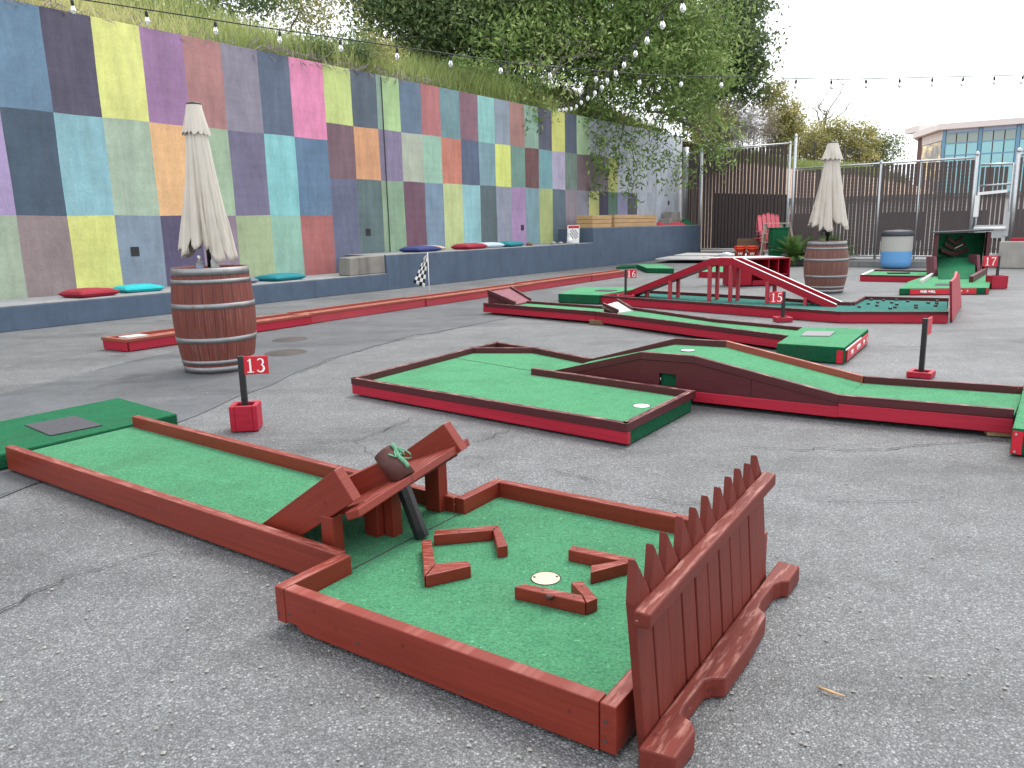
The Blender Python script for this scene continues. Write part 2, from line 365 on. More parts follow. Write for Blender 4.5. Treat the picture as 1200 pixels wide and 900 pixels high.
M['cangrey'] = m_plain('pale_grey_paint', lin(186,186,178,.85), .55, var=.08, scale=4)
M['lid'] = m_plain('dark_grey_lid', (.03,.035,.045,1), .5)
M['plastic'] = m_plain('white_plastic_bag', (.6,.62,.64,1), .3, var=.2, scale=20)
M['redsign'] = m_plain('sign_red', lin(190,22,44,1), .4, var=.08, scale=10)
def cush(n, c): return m_plain(n, c, .9, var=.2, scale=25, bstr=.3)
M['manhole'] = m_plain('rusty_iron', (.07,.06,.055,1), .7, .4, .4, 20)
M['brick'] = m_concrete('dark_brown_brick', lin(104,74,66,.75), stain=.2)
M['fascia'] = m_plain('pale_fascia', lin(226,218,214,.8), .6, var=.05)
M['mullion'] = m_plain('blue_mullion', lin(104,146,174,.9), .4, .3, .1)
def _glz(n, c, r=.15):
    t = NT(n); w = t.coord('World'); x = t.noise(w, .5, 4); return t.set(t.mix(x, tuple(v*.8 for v in c[:3])+(1,), c), r, spec=.5)
M['glz_low'] = _glz('teal_glazing', lin(150,208,216,.9)); M['glz_up'] = _glz('grey_green_glazing', lin(158,178,174,.85)); M['glz_top'] = _glz('blue_spandrel', lin(170,184,212,.95), .4)
def _gold():
    t = NT('mirror_glazing_gold'); w = t.coord('World'); n = t.noise(w, .9, 5, .7)
    return t.set(t.ramp(n, [(.42, lin(40,44,40)), (.52, lin(150,124,60)), (.62, lin(240,212,140))]), .2)
M['glz_gold'] = _gold()
M['stucco'] = m_concrete('pale_stucco', lin(214,208,204,.85), stain=.15)

# ------------------------------------------------------------------ text and digits
def text_mesh(txt, origin, ux, uz, height, mat, parent, name='lettering', depth=.0015, align='CENTER', bold=0.0):
    cu = bpy.data.curves.new('tmp', 'FONT'); cu.body = txt; cu.size = height/.72; cu.align_x = align; cu.extrude = 0; cu.offset = bold
    ob = bpy.data.objects.new('tmp', cu); C.objects.link(ob); bpy.context.view_layer.update()
    me = bpy.data.meshes.new_from_object(ob.evaluated_get(bpy.context.evaluated_depsgraph_get()))
    bpy.data.objects.remove(ob); bpy.data.curves.remove(cu)
    ux, uz = V3(ux).normalized(), V3(uz).normalized(); n = ux.cross(uz); o = V3(origin)
    off = Vector((0,0,0)); q = parent
    while q is not None: off += q.location; q = q.parent
    bm = bmesh.new(); bm.from_mesh(me)
    r = bmesh.ops.extrude_face_region(bm, geom=list(bm.faces))
    for v in r['geom']:
        if isinstance(v, bmesh.types.BMVert): v.co.z = depth
    for v in bm.verts: v.co = o+ux*v.co.x+uz*v.co.y+n*v.co.z-off
    bmesh.ops.recalc_face_normals(bm, faces=bm.faces)
    bm.to_mesh(me); bm.free(); me.name = name; me.materials.clear(); me.materials.append(mat)
    t = bpy.data.objects.new(name, me); C.objects.link(t); t.parent = parent; return t
def arc(cx, cy, rx, ry, a0, a1, n=10): return [(cx+rx*math.cos(R(a0+(a1-a0)*i/n)), cy+ry*math.sin(R(a0+(a1-a0)*i/n))) for i in range(n+1)]
DIG = {   # strokes: (points, widths) in a 0.6 x 1 box, serif numerals
 '1': [([(.3,.03),(.3,.98)],[.13,.13]), ([(.3,.93),(.12,.82)],[.09,.04]), ([(.08,.03),(.52,.03)],[.06,.06])],
 '3': [(arc(.27,.74,.2,.22,150,-70,12),[.05,.08,.09,.08,.07,.09,.12,.13,.13,.12,.1,.08,.06]), (arc(.26,.29,.24,.26,75,-150,14),[.06,.08,.1,.12,.14,.15,.15,.14,.13,.11,.09,.08,.07,.08,.11])],
 '4': [([(.42,0),(.42,1)],[.13,.13]), ([(.4,.97),(.03,.3)],[.06,.06]), ([(.02,.28),(.58,.28)],[.09,.09])],
 '5': [([(.52,.96),(.16,.96)],[.11,.09]), ([(.17,.97),(.12,.55)],[.06,.06]), (arc(.26,.31,.25,.28,120,-150,14),[.05,.08,.1,.12,.14,.15,.15,.14,.13,.11,.09,.08,.07,.08,.11])],
 '6': [(arc(.3,.28,.2,.24,90,450,20),[.08]*21), ([(.11,.33),(.14,.6),(.28,.85),(.5,.98)],[.13,.12,.1,.04])],
 '7': [([(.04,.94),(.56,.94)],[.11,.11]), ([(.53,.93),(.3,.45),(.22,.0)],[.07,.1,.14]), ([(.05,.96),(.05,.8)],[.05,.04])],
}
def digits_mesh(txt, origin, ux, uz, height, mat, parent):
    mb = MB(); ux, uz = V3(ux).normalized(), V3(uz).normalized(); n = ux.cross(uz); o = V3(origin)
    x0 = -len(txt)*.36
    for ch in txt:
        for k, (pts, ws) in enumerate(DIG[ch]):
            d = .0012+.0005*k; P = [Vector(p) for p in pts]; vs = []
            for i, p in enumerate(P):
                t = (P[min(i+1,len(P)-1)]-P[max(i-1,0)]).normalized(); nn = Vector((-t.y,t.x))*ws[i]/2
                for q in (p+nn, p-nn):
                    for z in (0, d): vs.append(o+(ux*(q.x+x0+.06)+uz*(q.y-.5))*height+n*z)
            fs = []
            for i in range(len(P)-1):
                a, b = 4*i, 4*i+4; fs += [(a+1,a+3,b+3,b+1),(a,b,b+2,a+2),(a,a+1,b+1,b),(a+2,b+2,b+3,a+3)]
            fs += [(0,2,3,1), (len(vs)-4,len(vs)-3,len(vs)-1,len(vs)-2)]
            mb.add(vs, fs)
        x0 += .72
    return mb.build('digits', mat, parent)

# ------------------------------------------------------------------ ground
g = MB(); g.add([(-260,-60,0),(260,-60,0),(260,420,0),(-260,420,0)], [(0,1,2,3)]); struct(g.build('ground', M['asphalt']))
def sheet(px, z): return [(at(u,v)[0], at(u,v)[1]) for u, v in px]
def rough_edge(poly, step=.25, amp=.05):
    out = []
    for i, p in enumerate(poly):
        q = poly[(i+1)%len(poly)]; L = math.dist(p, q); k = max(1, int(L/step))
        for j in range(k):
            t = j/k; a = 0 if j == 0 else amp
            out.append((p[0]+(q[0]-p[0])*t+random.uniform(-a,a), p[1]+(q[1]-p[1])*t+random.uniform(-a,a)))
    return out
poly = sheet([(-330,590),(-60,480),(0,463),(120,432),(230,406),(420,370),(560,343),(640,338),(660,350),(600,372),(545,383),(470,397),(400,417),(340,440),(232,487),(120,535),(32,571),(-120,640),(-330,760)], 0)
g = MB(); poly = rough_edge(poly); g.add([(x,y,.004) for x,y in poly], [tuple(range(len(poly)))[::-1]])
o = g.build('asphalt_patch', M['asphalt2']); struct(o)
if o.data.polygons[0].normal.z < 0: o.data.flip_normals()
def crack(px, w=.009, z=.0085, jit=.024):
    w *= .75
    P = [Vector(at(u,v)[:2]) for u, v in px]; Q = []
    for a, b in zip(P, P[1:]):
        k = max(2, int((b-a).length/.045))
        for i in range(k): Q.append(a.lerp(b, i/k)+Vector((random.gauss(0,jit*.5), random.gauss(0,jit*.5))))
    Q.append(P[-1]); mb = MB(); vs = []
    for i, p in enumerate(Q):
        d = (Q[min(i+1,len(Q)-1)]-Q[max(i-1,0)]).normalized(); n = Vector((-d.y,d.x)); ww = w*random.uniform(.3,1.2)*min(1, i/3+.2, (len(Q)-1-i)/3+.2)
        vs += [(p.x+n.x*ww/2, p.y+n.y*ww/2, z), (p.x-n.x*ww/2, p.y-n.y*ww/2, z)]
    mb.add(vs, [(2*i,2*i+1,2*i+3,2*i+2) for i in range(len(Q)-1)])
    o = mb.build('pavement_crack', M['crack']); struct(o)
for px, w in (([(-60,742),(0,717),(67,683),(133,663),(200,645)], .012), ([(400,519),(417,517),(454,504),(487,490)], .012), ([(417,519),(430,530),(441,537)], .009),
    ([(528,548),(560,547),(584,540)], .008), ([(625,545),(658,553),(690,560)], .008), ([(547,522),(575,513),(604,503)], .009), ([(640,551),(672,558),(705,566),(731,575)], .007),
    ([(867,525),(950,528),(1033,527),(1100,520),(1230,516)], .011), ([(863,525),(900,524)], .008), ([(940,583),(1010,590),(1120,586)], .007),
    ([(1015,404),(1060,408),(1100,405)], .01), ([(330,521),(400,519)], .008), ([(0,583),(32,571),(60,560)], .012), ([(1010,470),(1090,462),(1190,466)], .010),
    ([(620,430),(660,440)], .01), ([(960,470),(1060,478)], .008), ([(720,575),(800,590),(860,596)], .007), ([(345,440),(400,418),(470,398),(545,383)], .012), ([(0,463),(120,433),(230,407)], .010)):
    crack(px, w)
for (u, v, r) in ((340,398.5,.19), (335,414,.2)):
    p = at(u,v); mb = MB(); mb.lathe([(0.001,.011),(r*.84,.011),(r*.86,.0085),(r*.9,.0085),(r*.92,.012),(r,.011),(r+.01,.004)], 36, (p[0],p[1],0))
    tag(mb.build('manhole_cover', M['manhole'], loc=p), 'round rusty manhole cover in the asphalt, %s' % ('nearer the red timber track' if v < 400 else 'nearer the barrel and the 13 sign'), 'manhole cover', 'manhole covers beside the barrel')
p = at(975,810); mb = MB(); mb.tube([at(958,805,.008), at(972,810,.012), at(990,816,.008)], [.003,.004,.002], 6)
tag(mb.build('twig', M['timber'], loc=p), 'pale dry twig lying on the bare asphalt in the foreground', 'twig')
# small loose stones
st = MB()
for i in range(420):
    u, v = random.uniform(0,1200), random.uniform(430,900); x, y, _ = at(u,v)
    r = random.uniform(.002,.006)
    st.add([(x-r,y-r*.7,.0045),(x+r,y-r,.0045),(x+r*.8,y+r,.0045),(x-r*.9,y+r*.8,.0045),(x,y,.0045+r*.9)], [(0,1,4),(1,2,4),(2,3,4),(3,0,4)])
tag(st.build('grit', M['conc']), 'loose grit scattered over the asphalt', 'grit', kind='stuff')

# fallen leaves blown against the frames and over the tarmac
lv = MB()
for i in range(130):
    u, v = (random.uniform(0,1200), random.uniform(330,480)) if i % 5 == 0 else (random.uniform(0,420), 392-.11*random.uniform(0,420)+random.uniform(0,10))
    x, y, _ = at(u,v); a = random.uniform(0,6.3); L = random.uniform(.01,.022); c_, s_ = math.cos(a)*L, math.sin(a)*L
    lv.add([(x-c_,y-s_,.009),(x+s_*.35,y-c_*.35,.011),(x+c_,y+s_,.013),(x-s_*.35,y+c_*.35,.010)], [(0,1,2,3)])
tag(lv.build('leaf_litter', M['oldtimber']), 'small dry fallen leaves scattered over the asphalt', 'leaves', kind='stuff')

# ------------------------------------------------------------------ mural wall, ledge
WO = Vector(at(0,390)[:2]); WV = Vector((math.sin(R(35.5)), math.cos(R(35.5)))); WN = Vector((-WV.y, WV.x))
def W(s, n, z): p = WO+WV*s+WN*n; return (p.x, p.y, z)
wall = thing('mural_wall', 'tall concrete wall painted with a patchwork of coloured rectangles', 'wall', W(9,1.2,0))
KW = 1.1
def c8(r,g,b):
    m = .3*r+.55*g+.15*b; return lin(*(x+(m-x)*.32 for x in (r,g,b)), KW)
colsA = [-9.4,-8.65,-7.9,-7.2,-6.45,-5.7,-5,-4.3,-3.55,-2.8,-2.05,-1.32,-.6,.15,.9,1.617,2.354,3.127,3.886,4.614,5.389,6.111,6.955]
r1 = [(96,134,165),(88,82,105),(216,219,100),(160,112,160),(182,117,112),(140,132,150),(90,105,130),(238,124,170)]
r2 = [(72,92,112),(122,182,192),(157,182,152),(236,172,104),(150,180,140),(115,108,140),(115,196,196),(90,125,160)]
r3 = [(145,125,125),(206,209,92),(122,142,162),(90,80,115),(145,120,140),(156,176,122),(130,186,160),(186,96,92)]
pal = r1+r2+r3+[(165,140,190),(150,170,140)]
colsB = [6.955,7.70,8.44,8.60,9.16,9.885,10.56,11.31,12.04,12.75,13.45,14.15,14.85,15.57,16.3,17.0,17.74,18.41,19.05,19.71,20.45,21.2]
b1 = [(190,210,104),(85,100,115),(130,165,140),(160,200,122),(95,120,145),(192,107,107),(102,146,152),(142,97,112),(122,190,182),(132,147,162),(172,117,107),(132,172,147),(95,95,115),(202,202,84),(85,95,115),(152,187,132),(176,184,196),(170,178,190),(182,190,202),(172,180,192),(186,194,206)]
b2 = [(125,92,102),(222,147,92),(125,115,145),(132,117,152),(167,177,152),(137,187,157),(212,117,92),(85,100,130),(112,152,162),(206,216,84),(102,147,132),(122,77,77),(102,162,167),(172,162,192),(107,132,117),(122,97,102),(126,112,116),(128,116,122),(196,196,92),(186,192,204),(180,188,200)]
b3 = [(100,105,135),(87,112,112),(132,162,122),(127,167,127),(117,77,97),(112,142,167),(182,197,117),(127,187,192),(85,105,110),(137,142,162),(167,127,177),(112,152,162),(167,182,97),(92,112,127),(147,132,142),(132,132,147),(197,197,102),(82,77,102),(92,132,112),(142,142,182),(92,92,107)]
mb = MB(); paints = []
def tile(s0, s1, z0, z1, col, n=1.2):
    def jit(a, z):
        k = math.sin(a*3.3+z*2.7)*.006; return W(a+(0 if abs(a-6.955) < .01 or z in (0,4.53) else k), n, z+(0 if z in (0,4.53) else math.sin(a*4.1+z*3.0)*.006))
    K_ = 5; P = [(s0,z0),(s1,z0),(s1,z1),(s0,z1)]; ring = []
    for q in range(4):
        a, b = P[q], P[(q+1)%4]
        for h in range(K_): ring.append(jit(a[0]+(b[0]-a[0])*h/K_, a[1]+(b[1]-a[1])*h/K_) if h else jit(*a))
    mb.add(ring, [tuple(range(len(ring)))]); paints.append(c8(*col))
n0 = len(colsA)-1-8
for i in range(len(colsA)-1):
    k = i-n0
    for row, (z0, z1) in zip((r1,r2,r3), ((3.05,4.53),(1.541,3.05),(.0,1.541))):
        col = row[k] if k >= 0 else ((165,140,190) if (k == -1 and row is r2) else (150,170,140) if (k == -1 and row is r3) else pal[(i*7+int(z0*5))%len(pal)])
        tile(colsA[i], colsA[i+1], z0, z1, col)
for i in range(len(colsB)-1):
    for row, (z0, z1) in zip((b1,b2,b3), ((3.39,4.53),(2.30,3.39),(.0,2.30))): tile(colsB[i], colsB[i+1], z0, z1, row[i])
ss = [21.2,22.0,22.8,23.5,24.3,25.1]
for i in range(5):
    tile(ss[i], ss[i+1], 2.35, 4.53, [(186,194,206),(178,186,200),(190,198,210),(182,192,206),(192,198,208)][i]); tile(ss[i], ss[i+1], 0, 2.35, [(176,186,200),(170,180,196),(178,190,206),(172,182,196),(180,188,200)][i])
nt = len(paints)
mb.add([W(-9.4,1.204,0), W(25.1,1.204,0), W(25.1,1.204,4.529), W(-9.4,1.204,4.529)], [(0,1,2,3)]); paints.append(lin(120,120,126,.8))
mb.add([W(-9.4,1.2,4.53), W(25.1,1.2,4.53), W(25.1,1.5,4.53), W(-9.4,1.5,4.53)], [(0,1,2,3)]); paints.append(lin(150,145,135,.8))
mb.add([W(25.1,1.2,0), W(25.1,1.5,0), W(25.1,1.5,4.53), W(25.1,1.2,4.53)], [(0,1,2,3)]); paints.append(lin(170,175,180,.8))
o = mb.build('painted_face', M['mural'], wall)
ca = o.data.attributes.new('paint', 'FLOAT_COLOR', 'FACE'); ca.data.foreach_set('color', np.array(paints, dtype=np.float32).ravel())
mb = MB(); mb.beam(W(8.60,1.19,.0), W(8.60,1.19,4.5), .012, .02, up=(WV.x,WV.y,0)); mb.build('expansion_joint', M['crack'], wall)
for s, z in ((2.62,.96),(7.95,1.18),(13.95,1.2),(23.9,2.0)):
    mb = MB(); mb.beam(W(s-.07,1.197,z), W(s+.07,1.197,z), .012, .15); d = mb.build('weep_hole', M['black'], wall)
ldg = thing('bench_ledge', 'low blue grey painted concrete ledge stepping up along the mural wall', 'ledge', W(9,0,0))
def ledge(name, s0, s1, h, m=('ledge','ledgetop')):
    q = MB(); q.hexa([W(s0,1.195,0),W(s0,0,0),W(s1,0,0),W(s1,1.195,0)], [W(s0,1.195,h-.02),W(s0,.0,h-.02),W(s1,0,h-.02),W(s1,1.195,h-.02)], 0)
    q.hexa([W(s0,1.195,h-.018),W(s0,.004,h-.018),W(s1,.004,h-.018),W(s1,1.195,h-.018)], [W(s0,1.195,h),W(s0,.012,h),W(s1,.012,h),W(s1,1.195,h)], 1)
    return q.build(name, [M[m[0]], M[m[1]]], ldg, .008)
ledge('ledge_section', -9.4, 7.24, .345); ledge('ledge_section', 7.243, 15.88, .72); ledge('ledge_section', 15.883, 24.1, 1.15)
q = MB(); q.hexa([W(6.3,.42,.346),W(6.25,.03,.346),W(7.238,.03,.346),W(7.238,.5,.346)], [W(6.33,.4,.70),W(6.30,.06,.69),W(7.236,.035,.715),W(7.236,.5,.72)])
q.build('concrete_stub', M['conc_stub'], ldg, .02)

# ------------------------------------------------------------------ things on the ledge
def cushion(s, n, z, w, d, h, rot, mat, label):
    mb = MB(); N = 14; vs = []; ca, sa = math.cos(rot), math.sin(rot)
    for side in (1,-1):
        for i in range(N+1):
            for j in range(N+1):
                x, y = math.sin(math.pi/2*(i/N*2-1)), math.sin(math.pi/2*(j/N*2-1))
                e = max(0, (1-abs(x)**5)*(1-abs(y)**5))**.5
                px = x*(1-.05*(1-y*y))*w/2; py = y*(1-.05*(1-x*x))*d/2
                tuft = sum(math.exp(-((x-a)**2+(y-b)**2)/.03) for a in (-.45,.45) for b in (-.45,.45))*.35 if side > 0 else 0
                zz = h*(.42+.58*e*(1-tuft)*(1+.1*math.sin(5*x+3*y+s))) if side > 0 else h*.42*(1-min(1, e*1.6))+.003
                p = W(s+px*ca-py*sa, n+px*sa+py*ca, z+zz); vs.append(p)
    M2 = (N+1)**2; fs = []
    for i in range(N):
        for j in range(N):
            a = i*(N+1)+j; fs.append((a,a+1,a+N+2,a+N+1)[::-1]); fs.append((M2+a,M2+a+N+1,M2+a+N+2,M2+a+1)[::-1])
    mb.add(vs, fs, 0, None, True)
    o = mb.build('seat_cushion', mat, None, loc=W(s,n,z))
    bm = bmesh.new(); bm.from_mesh(o.data); bmesh.ops.remove_doubles(bm, verts=bm.verts, dist=.002); bmesh.ops.recalc_face_normals(bm, faces=bm.faces); bm.to_mesh(o.data); bm.free()
    rim = []
    for i in range(48):
        th = 2*math.pi*i/48; c_, s_ = math.cos(th), math.sin(th); k = max(abs(c_), abs(s_)); x, y = c_/k*.985, s_/k*.985; q = (abs(x)**8+abs(y)**8)**(1/8); x, y = x/q, y/q
        px = x*(1-.05*(1-y*y))*w/2; py = y*(1-.05*(1-x*x))*d/2; rim.append(W(s+px*ca-py*sa, n+px*sa+py*ca, z+h*.42))
    mb = MB(); mb.tube(rim+rim[:1], .009, 6, cap=False); mb.build('piping', mat, o)
    return tag(o, label, 'cushion', 'seat cushions on the bench ledge')
G1 = .347
cr, ct, cg, cb, cn, cw, cd = cush('red_fabric',lin(150,34,52,.9)), cush('turquoise_fabric',lin(40,190,196,.8)), cush('grey_fabric',lin(116,128,144,.8)), cush('navy_fabric',lin(50,62,118,.8)), cush('tan_fabric',lin(206,182,152,.8)), cush('pale_blue_fabric',lin(190,206,218,.8)), cush('teal_fabric',lin(24,130,140,.8))
cushion(1.42,.42,G1,.62,.55,.12,.15,cr,'red tufted cushion nearest on the ledge, left of the barrel with the 13 sign')
cushion(2.28,.62,G1,.62,.55,.11,-.1,ct,'bright turquoise cushion beside the nearest red cushion on the ledge')
cushion(4.05,.5,G1,.5,.5,.10,.2,cg,'grey cushion on the ledge beside the dark teal one behind the barrel')
cushion(4.95,.5,G1,.75,.6,.12,.1,cd,'dark teal cushion on the low ledge just right of the near barrel')
G2 = .722
cushion(8.75,.4,G2,.9,.55,.13,.1,cb,'navy blue cushion on the ledge above the checkered flag')
cushion(9.35,.75,G2,.8,.5,.12,-.1,cn,'tan cushion beside the navy cushion on the ledge')
cushion(10.45,.35,G2,.9,.5,.14,.1,cr,'red cushion between the tan and pale blue cushions on the ledge')
cushion(11.35,.55,G2,.9,.55,.13,-.05,cw,'pale blue cushion beside the far teal cushion on the ledge')
cushion(12.2,.45,G2,.8,.55,.14,.1,cd,'teal cushion at the far end of the cushion row')
def stone(s, n, z, r, lab, mat='conc'):
    mb = MB(); prof = [(.001,0),(r*.9,0.0),(r*1.05,r*.35),(r*.7,r*.75),(.001,r*.85)]; mb.lathe(prof, 9, W(s,n,z))
    mb.v = [(x+random.uniform(-.15,.15)*r, y+random.uniform(-.15,.15)*r, zz) for x,y,zz in mb.v]
    return tag(mb.build('rubble_stone', M[mat], loc=W(s,n,z)), lab, 'stone', 'rubble stones on the ledge')
for s, r, lab in ((13.1,.10,'brownish rubble stone next to the teal cushion'),(14.3,.09,'small rubble stone left of the paper cup'),(14.7,.07,'smallest rubble stone, close to the paper cup'),(15.5,.12,'grey rubble stone under the wooden planters')):
    stone(s, .4, G2, r, lab, 'oldtimber' if s < 14 else 'conc')
p = W(14.95,.25,G2); mb = MB(); mb.lathe([(.001,.003),(.05,.0),(.068,.16),(.064,.16),(.048,.012),(.001,.012)], 16, p)
tag(mb.build('paper_cup', M['white'], loc=p), 'white paper cup standing on the ledge below the checkered poster', 'cup')
# checkered poster board
p = W(15.3,.35,G2); pb = thing('poster_board', 'white poster board with red banner and checkered pattern leaning on the ledge', 'sign', p)
A0 = onplane(665,282,W(15.1,.3,0),W(15.6,.3,0)); ux = Vector((math.cos(R(-20)), math.sin(R(-20)), 0)); uz = Vector((.05*ux.y,.0,1)).normalized()
uz = Vector((-ux.y*.14, ux.x*.14, 1)).normalized(); nn = ux.cross(uz)
bw, bh = .36, .52; b0 = V3(p)+ux*(-bw/2)
mb = MB(); mb.extrude([b0, b0+ux*bw, b0+ux*bw+uz*bh, b0+uz*bh], -nn*.02); mb.build('board', M['white'], pb)
mb = MB(); e = nn*.002; c0 = b0+uz*(bh*.82)+e; mb.extrude([c0+ux*.03, c0+ux*(bw-.01), c0+ux*(bw-.01)+uz*.075, c0+ux*.03+uz*.075], nn*.001); mb.build('red_banner', M['redsign'], pb)
mb = MB(); rr = random.Random(3)
for i in range(6):
    for j in range(6):
        if (i+j)%2 == 0 and math.hypot(i-2.6, j-2.6) < 3.1:
            c0 = b0+ux*(.07+i*.042+j*.006)+uz*(.16+j*.042-i*.008)+e; mb.extrude([c0, c0+ux*.034, c0+ux*.034+uz*.034, c0+uz*.034], nn*.001)
mb.build('checker_pattern', M['black'], pb); mb = MB()
for j in range(11):
    c0 = b0+ux*(.008+(j%2)*.016)+uz*(.02+j*.026)+e; mb.extrude([c0, c0+ux*.014, c0+ux*.014+uz*.022, c0+uz*.022], nn*.001)
mb.build('checker_border', M['black'], pb)
# timber planters
def planter(s0, s1, n0, n1, z, h, lab):
    t = thing('timber_planter', lab, 'planter', W((s0+s1)/2,(n0+n1)/2,z), 'timber planters on the ledge')
    for k in range(3):
        a, b = z+.004+h/3*k, z+h/3*(k+1)-.006; mb = MB()
        for (p, q, w) in ((W(s0,n0,0),W(s1,n0,0),.03),(W(s0,n1,0),W(s1,n1,0),-.03),(W(s0,n0+.032,0),W(s0,n1-.032,0),-.03),(W(s1,n0+.032,0),W(s1,n1-.032,0),.03)): mb.rail(p, q, b, b-a, w)
        mb.build('plank', M['timber'], t, .004)
    mb = MB(); mb.prism([W(s0+.035,n0+.035,0),W(s1-.035,n0+.035,0),W(s1-.035,n1-.035,0),W(s0+.035,n1-.035,0)], z+.003, z+h*.8); mb.build('soil', M['soil'], t)
planter(16.1,17.3,.15,.7,1.152,.36,'shorter pine planter box next to the checkered poster')
planter(17.45,20.5,.12,.7,1.152,.38,'long pine planter box on the high ledge')
for s, r, c, lab in ((21.1,.35,cr,'crumpled red cloth beside the long pine planter'),(22.6,.6,cr,'larger red cloth heap near the far end of the ledge'),):
    mb = MB(); vs = []; 
    for i in range(9):
        for j in range(7): vs.append(W(s+(i/8-.5)*2*r+random.uniform(-.02,.02), .3+(j/6-.5)*.5, 1.152+max(0,.11*math.sin(math.pi*i/8)*math.sin(math.pi*j/6)*(1+.6*math.sin(i*2.1+j)))))
    mb.add(vs, [(i*7+j,(i+1)*7+j,(i+1)*7+j+1,i*7+j+1) for i in range(8) for j in range(6)], 0, None, True)
    tag(mb.build('red_cloth', c, loc=W(s,.3,1.152)), lab, 'cloth')
mb = MB(); vs = []
for i in range(9):
    for j in range(7): vs.append(W(23.5+(i/8-.5)*1.0, .35+(j/6-.5)*.5, 1.152+max(0,.16*math.sin(math.pi*i/8)*math.sin(math.pi*j/6)*(1+.7*math.sin(i*1.7+j*2)))))
mb.add(vs, [(i*7+j,(i+1)*7+j,(i+1)*7+j+1,i*7+j+1) for i in range(8) for j in range(6)], 0, None, True)
tag(mb.build('green_tarp', M['turfdark'], loc=W(23.5,.35,1.152)), 'dark green tarp bundled on the far end of the high ledge', 'tarp')
p = W(23.3,1.0,1.15); mb = MB(); mb.hexa([W(22.95,.72,1.152),W(24.0,.72,1.152),W(24.0,1.1,1.152),W(22.95,1.1,1.152)],[W(22.95,.72,1.42),W(24.0,.72,1.42),W(24.0,1.1,1.42),W(22.95,1.1,1.42)])
mb.hexa([W(23.2,.75,1.422),W(24.0,.75,1.422),W(24.0,1.1,1.422),W(23.2,1.1,1.422)],[W(23.2,.75,1.66),W(24.0,.75,1.66),W(24.0,1.1,1.66),W(23.2,1.1,1.66)])
tag(mb.build('concrete_block', M['conc'], None, .015, loc=p), 'stepped grey concrete block on the ledge by the fence', 'block')

# ------------------------------------------------------------------ barrels and umbrellas
def barrel(loc, H, rb, rt, r0, mat, lab, grp):
    t = thing('wine_barrel', lab, 'barrel', loc, grp)
    def rad(z):
        u = z/H
        return r0+(rb-r0)*math.sin(math.pi*min(u/.56,1)/2) if u < .56 else rt+(rb-rt)*math.cos(math.pi*(u-.56)/(.44*2))
    prof = [(rad(H*i/26), H*i/26) for i in range(27)]+[(rt-.025,H),(rt-.03,H-.02)]
    mb = MB(); mb.lathe([(r0-.03,.02),(r0-.03,0)]+prof, 78, loc); mb.build('staves', mat, t)
    mb = MB(); mb.lathe([(rt-.032,H-.0201),(rt-.02,H-.10),(.001,H-.10)], 40, loc); mb.build('barrel_head', M['barrelin'], t)
    for z, h in ((H-.065,.062),(H-.135,.036),(H*.62,.045),(H*.30,.045),(.085,.036),(.012,.05)):
        mb = MB(); mb.lathe([(rad(z)+.0005,z),(rad(z)+.004,z),(rad(z+h)+.004,z+h),(rad(z+h)+.0005,z+h)], 64, loc); mb.build('hoop', M['hoop'], t)
    return t
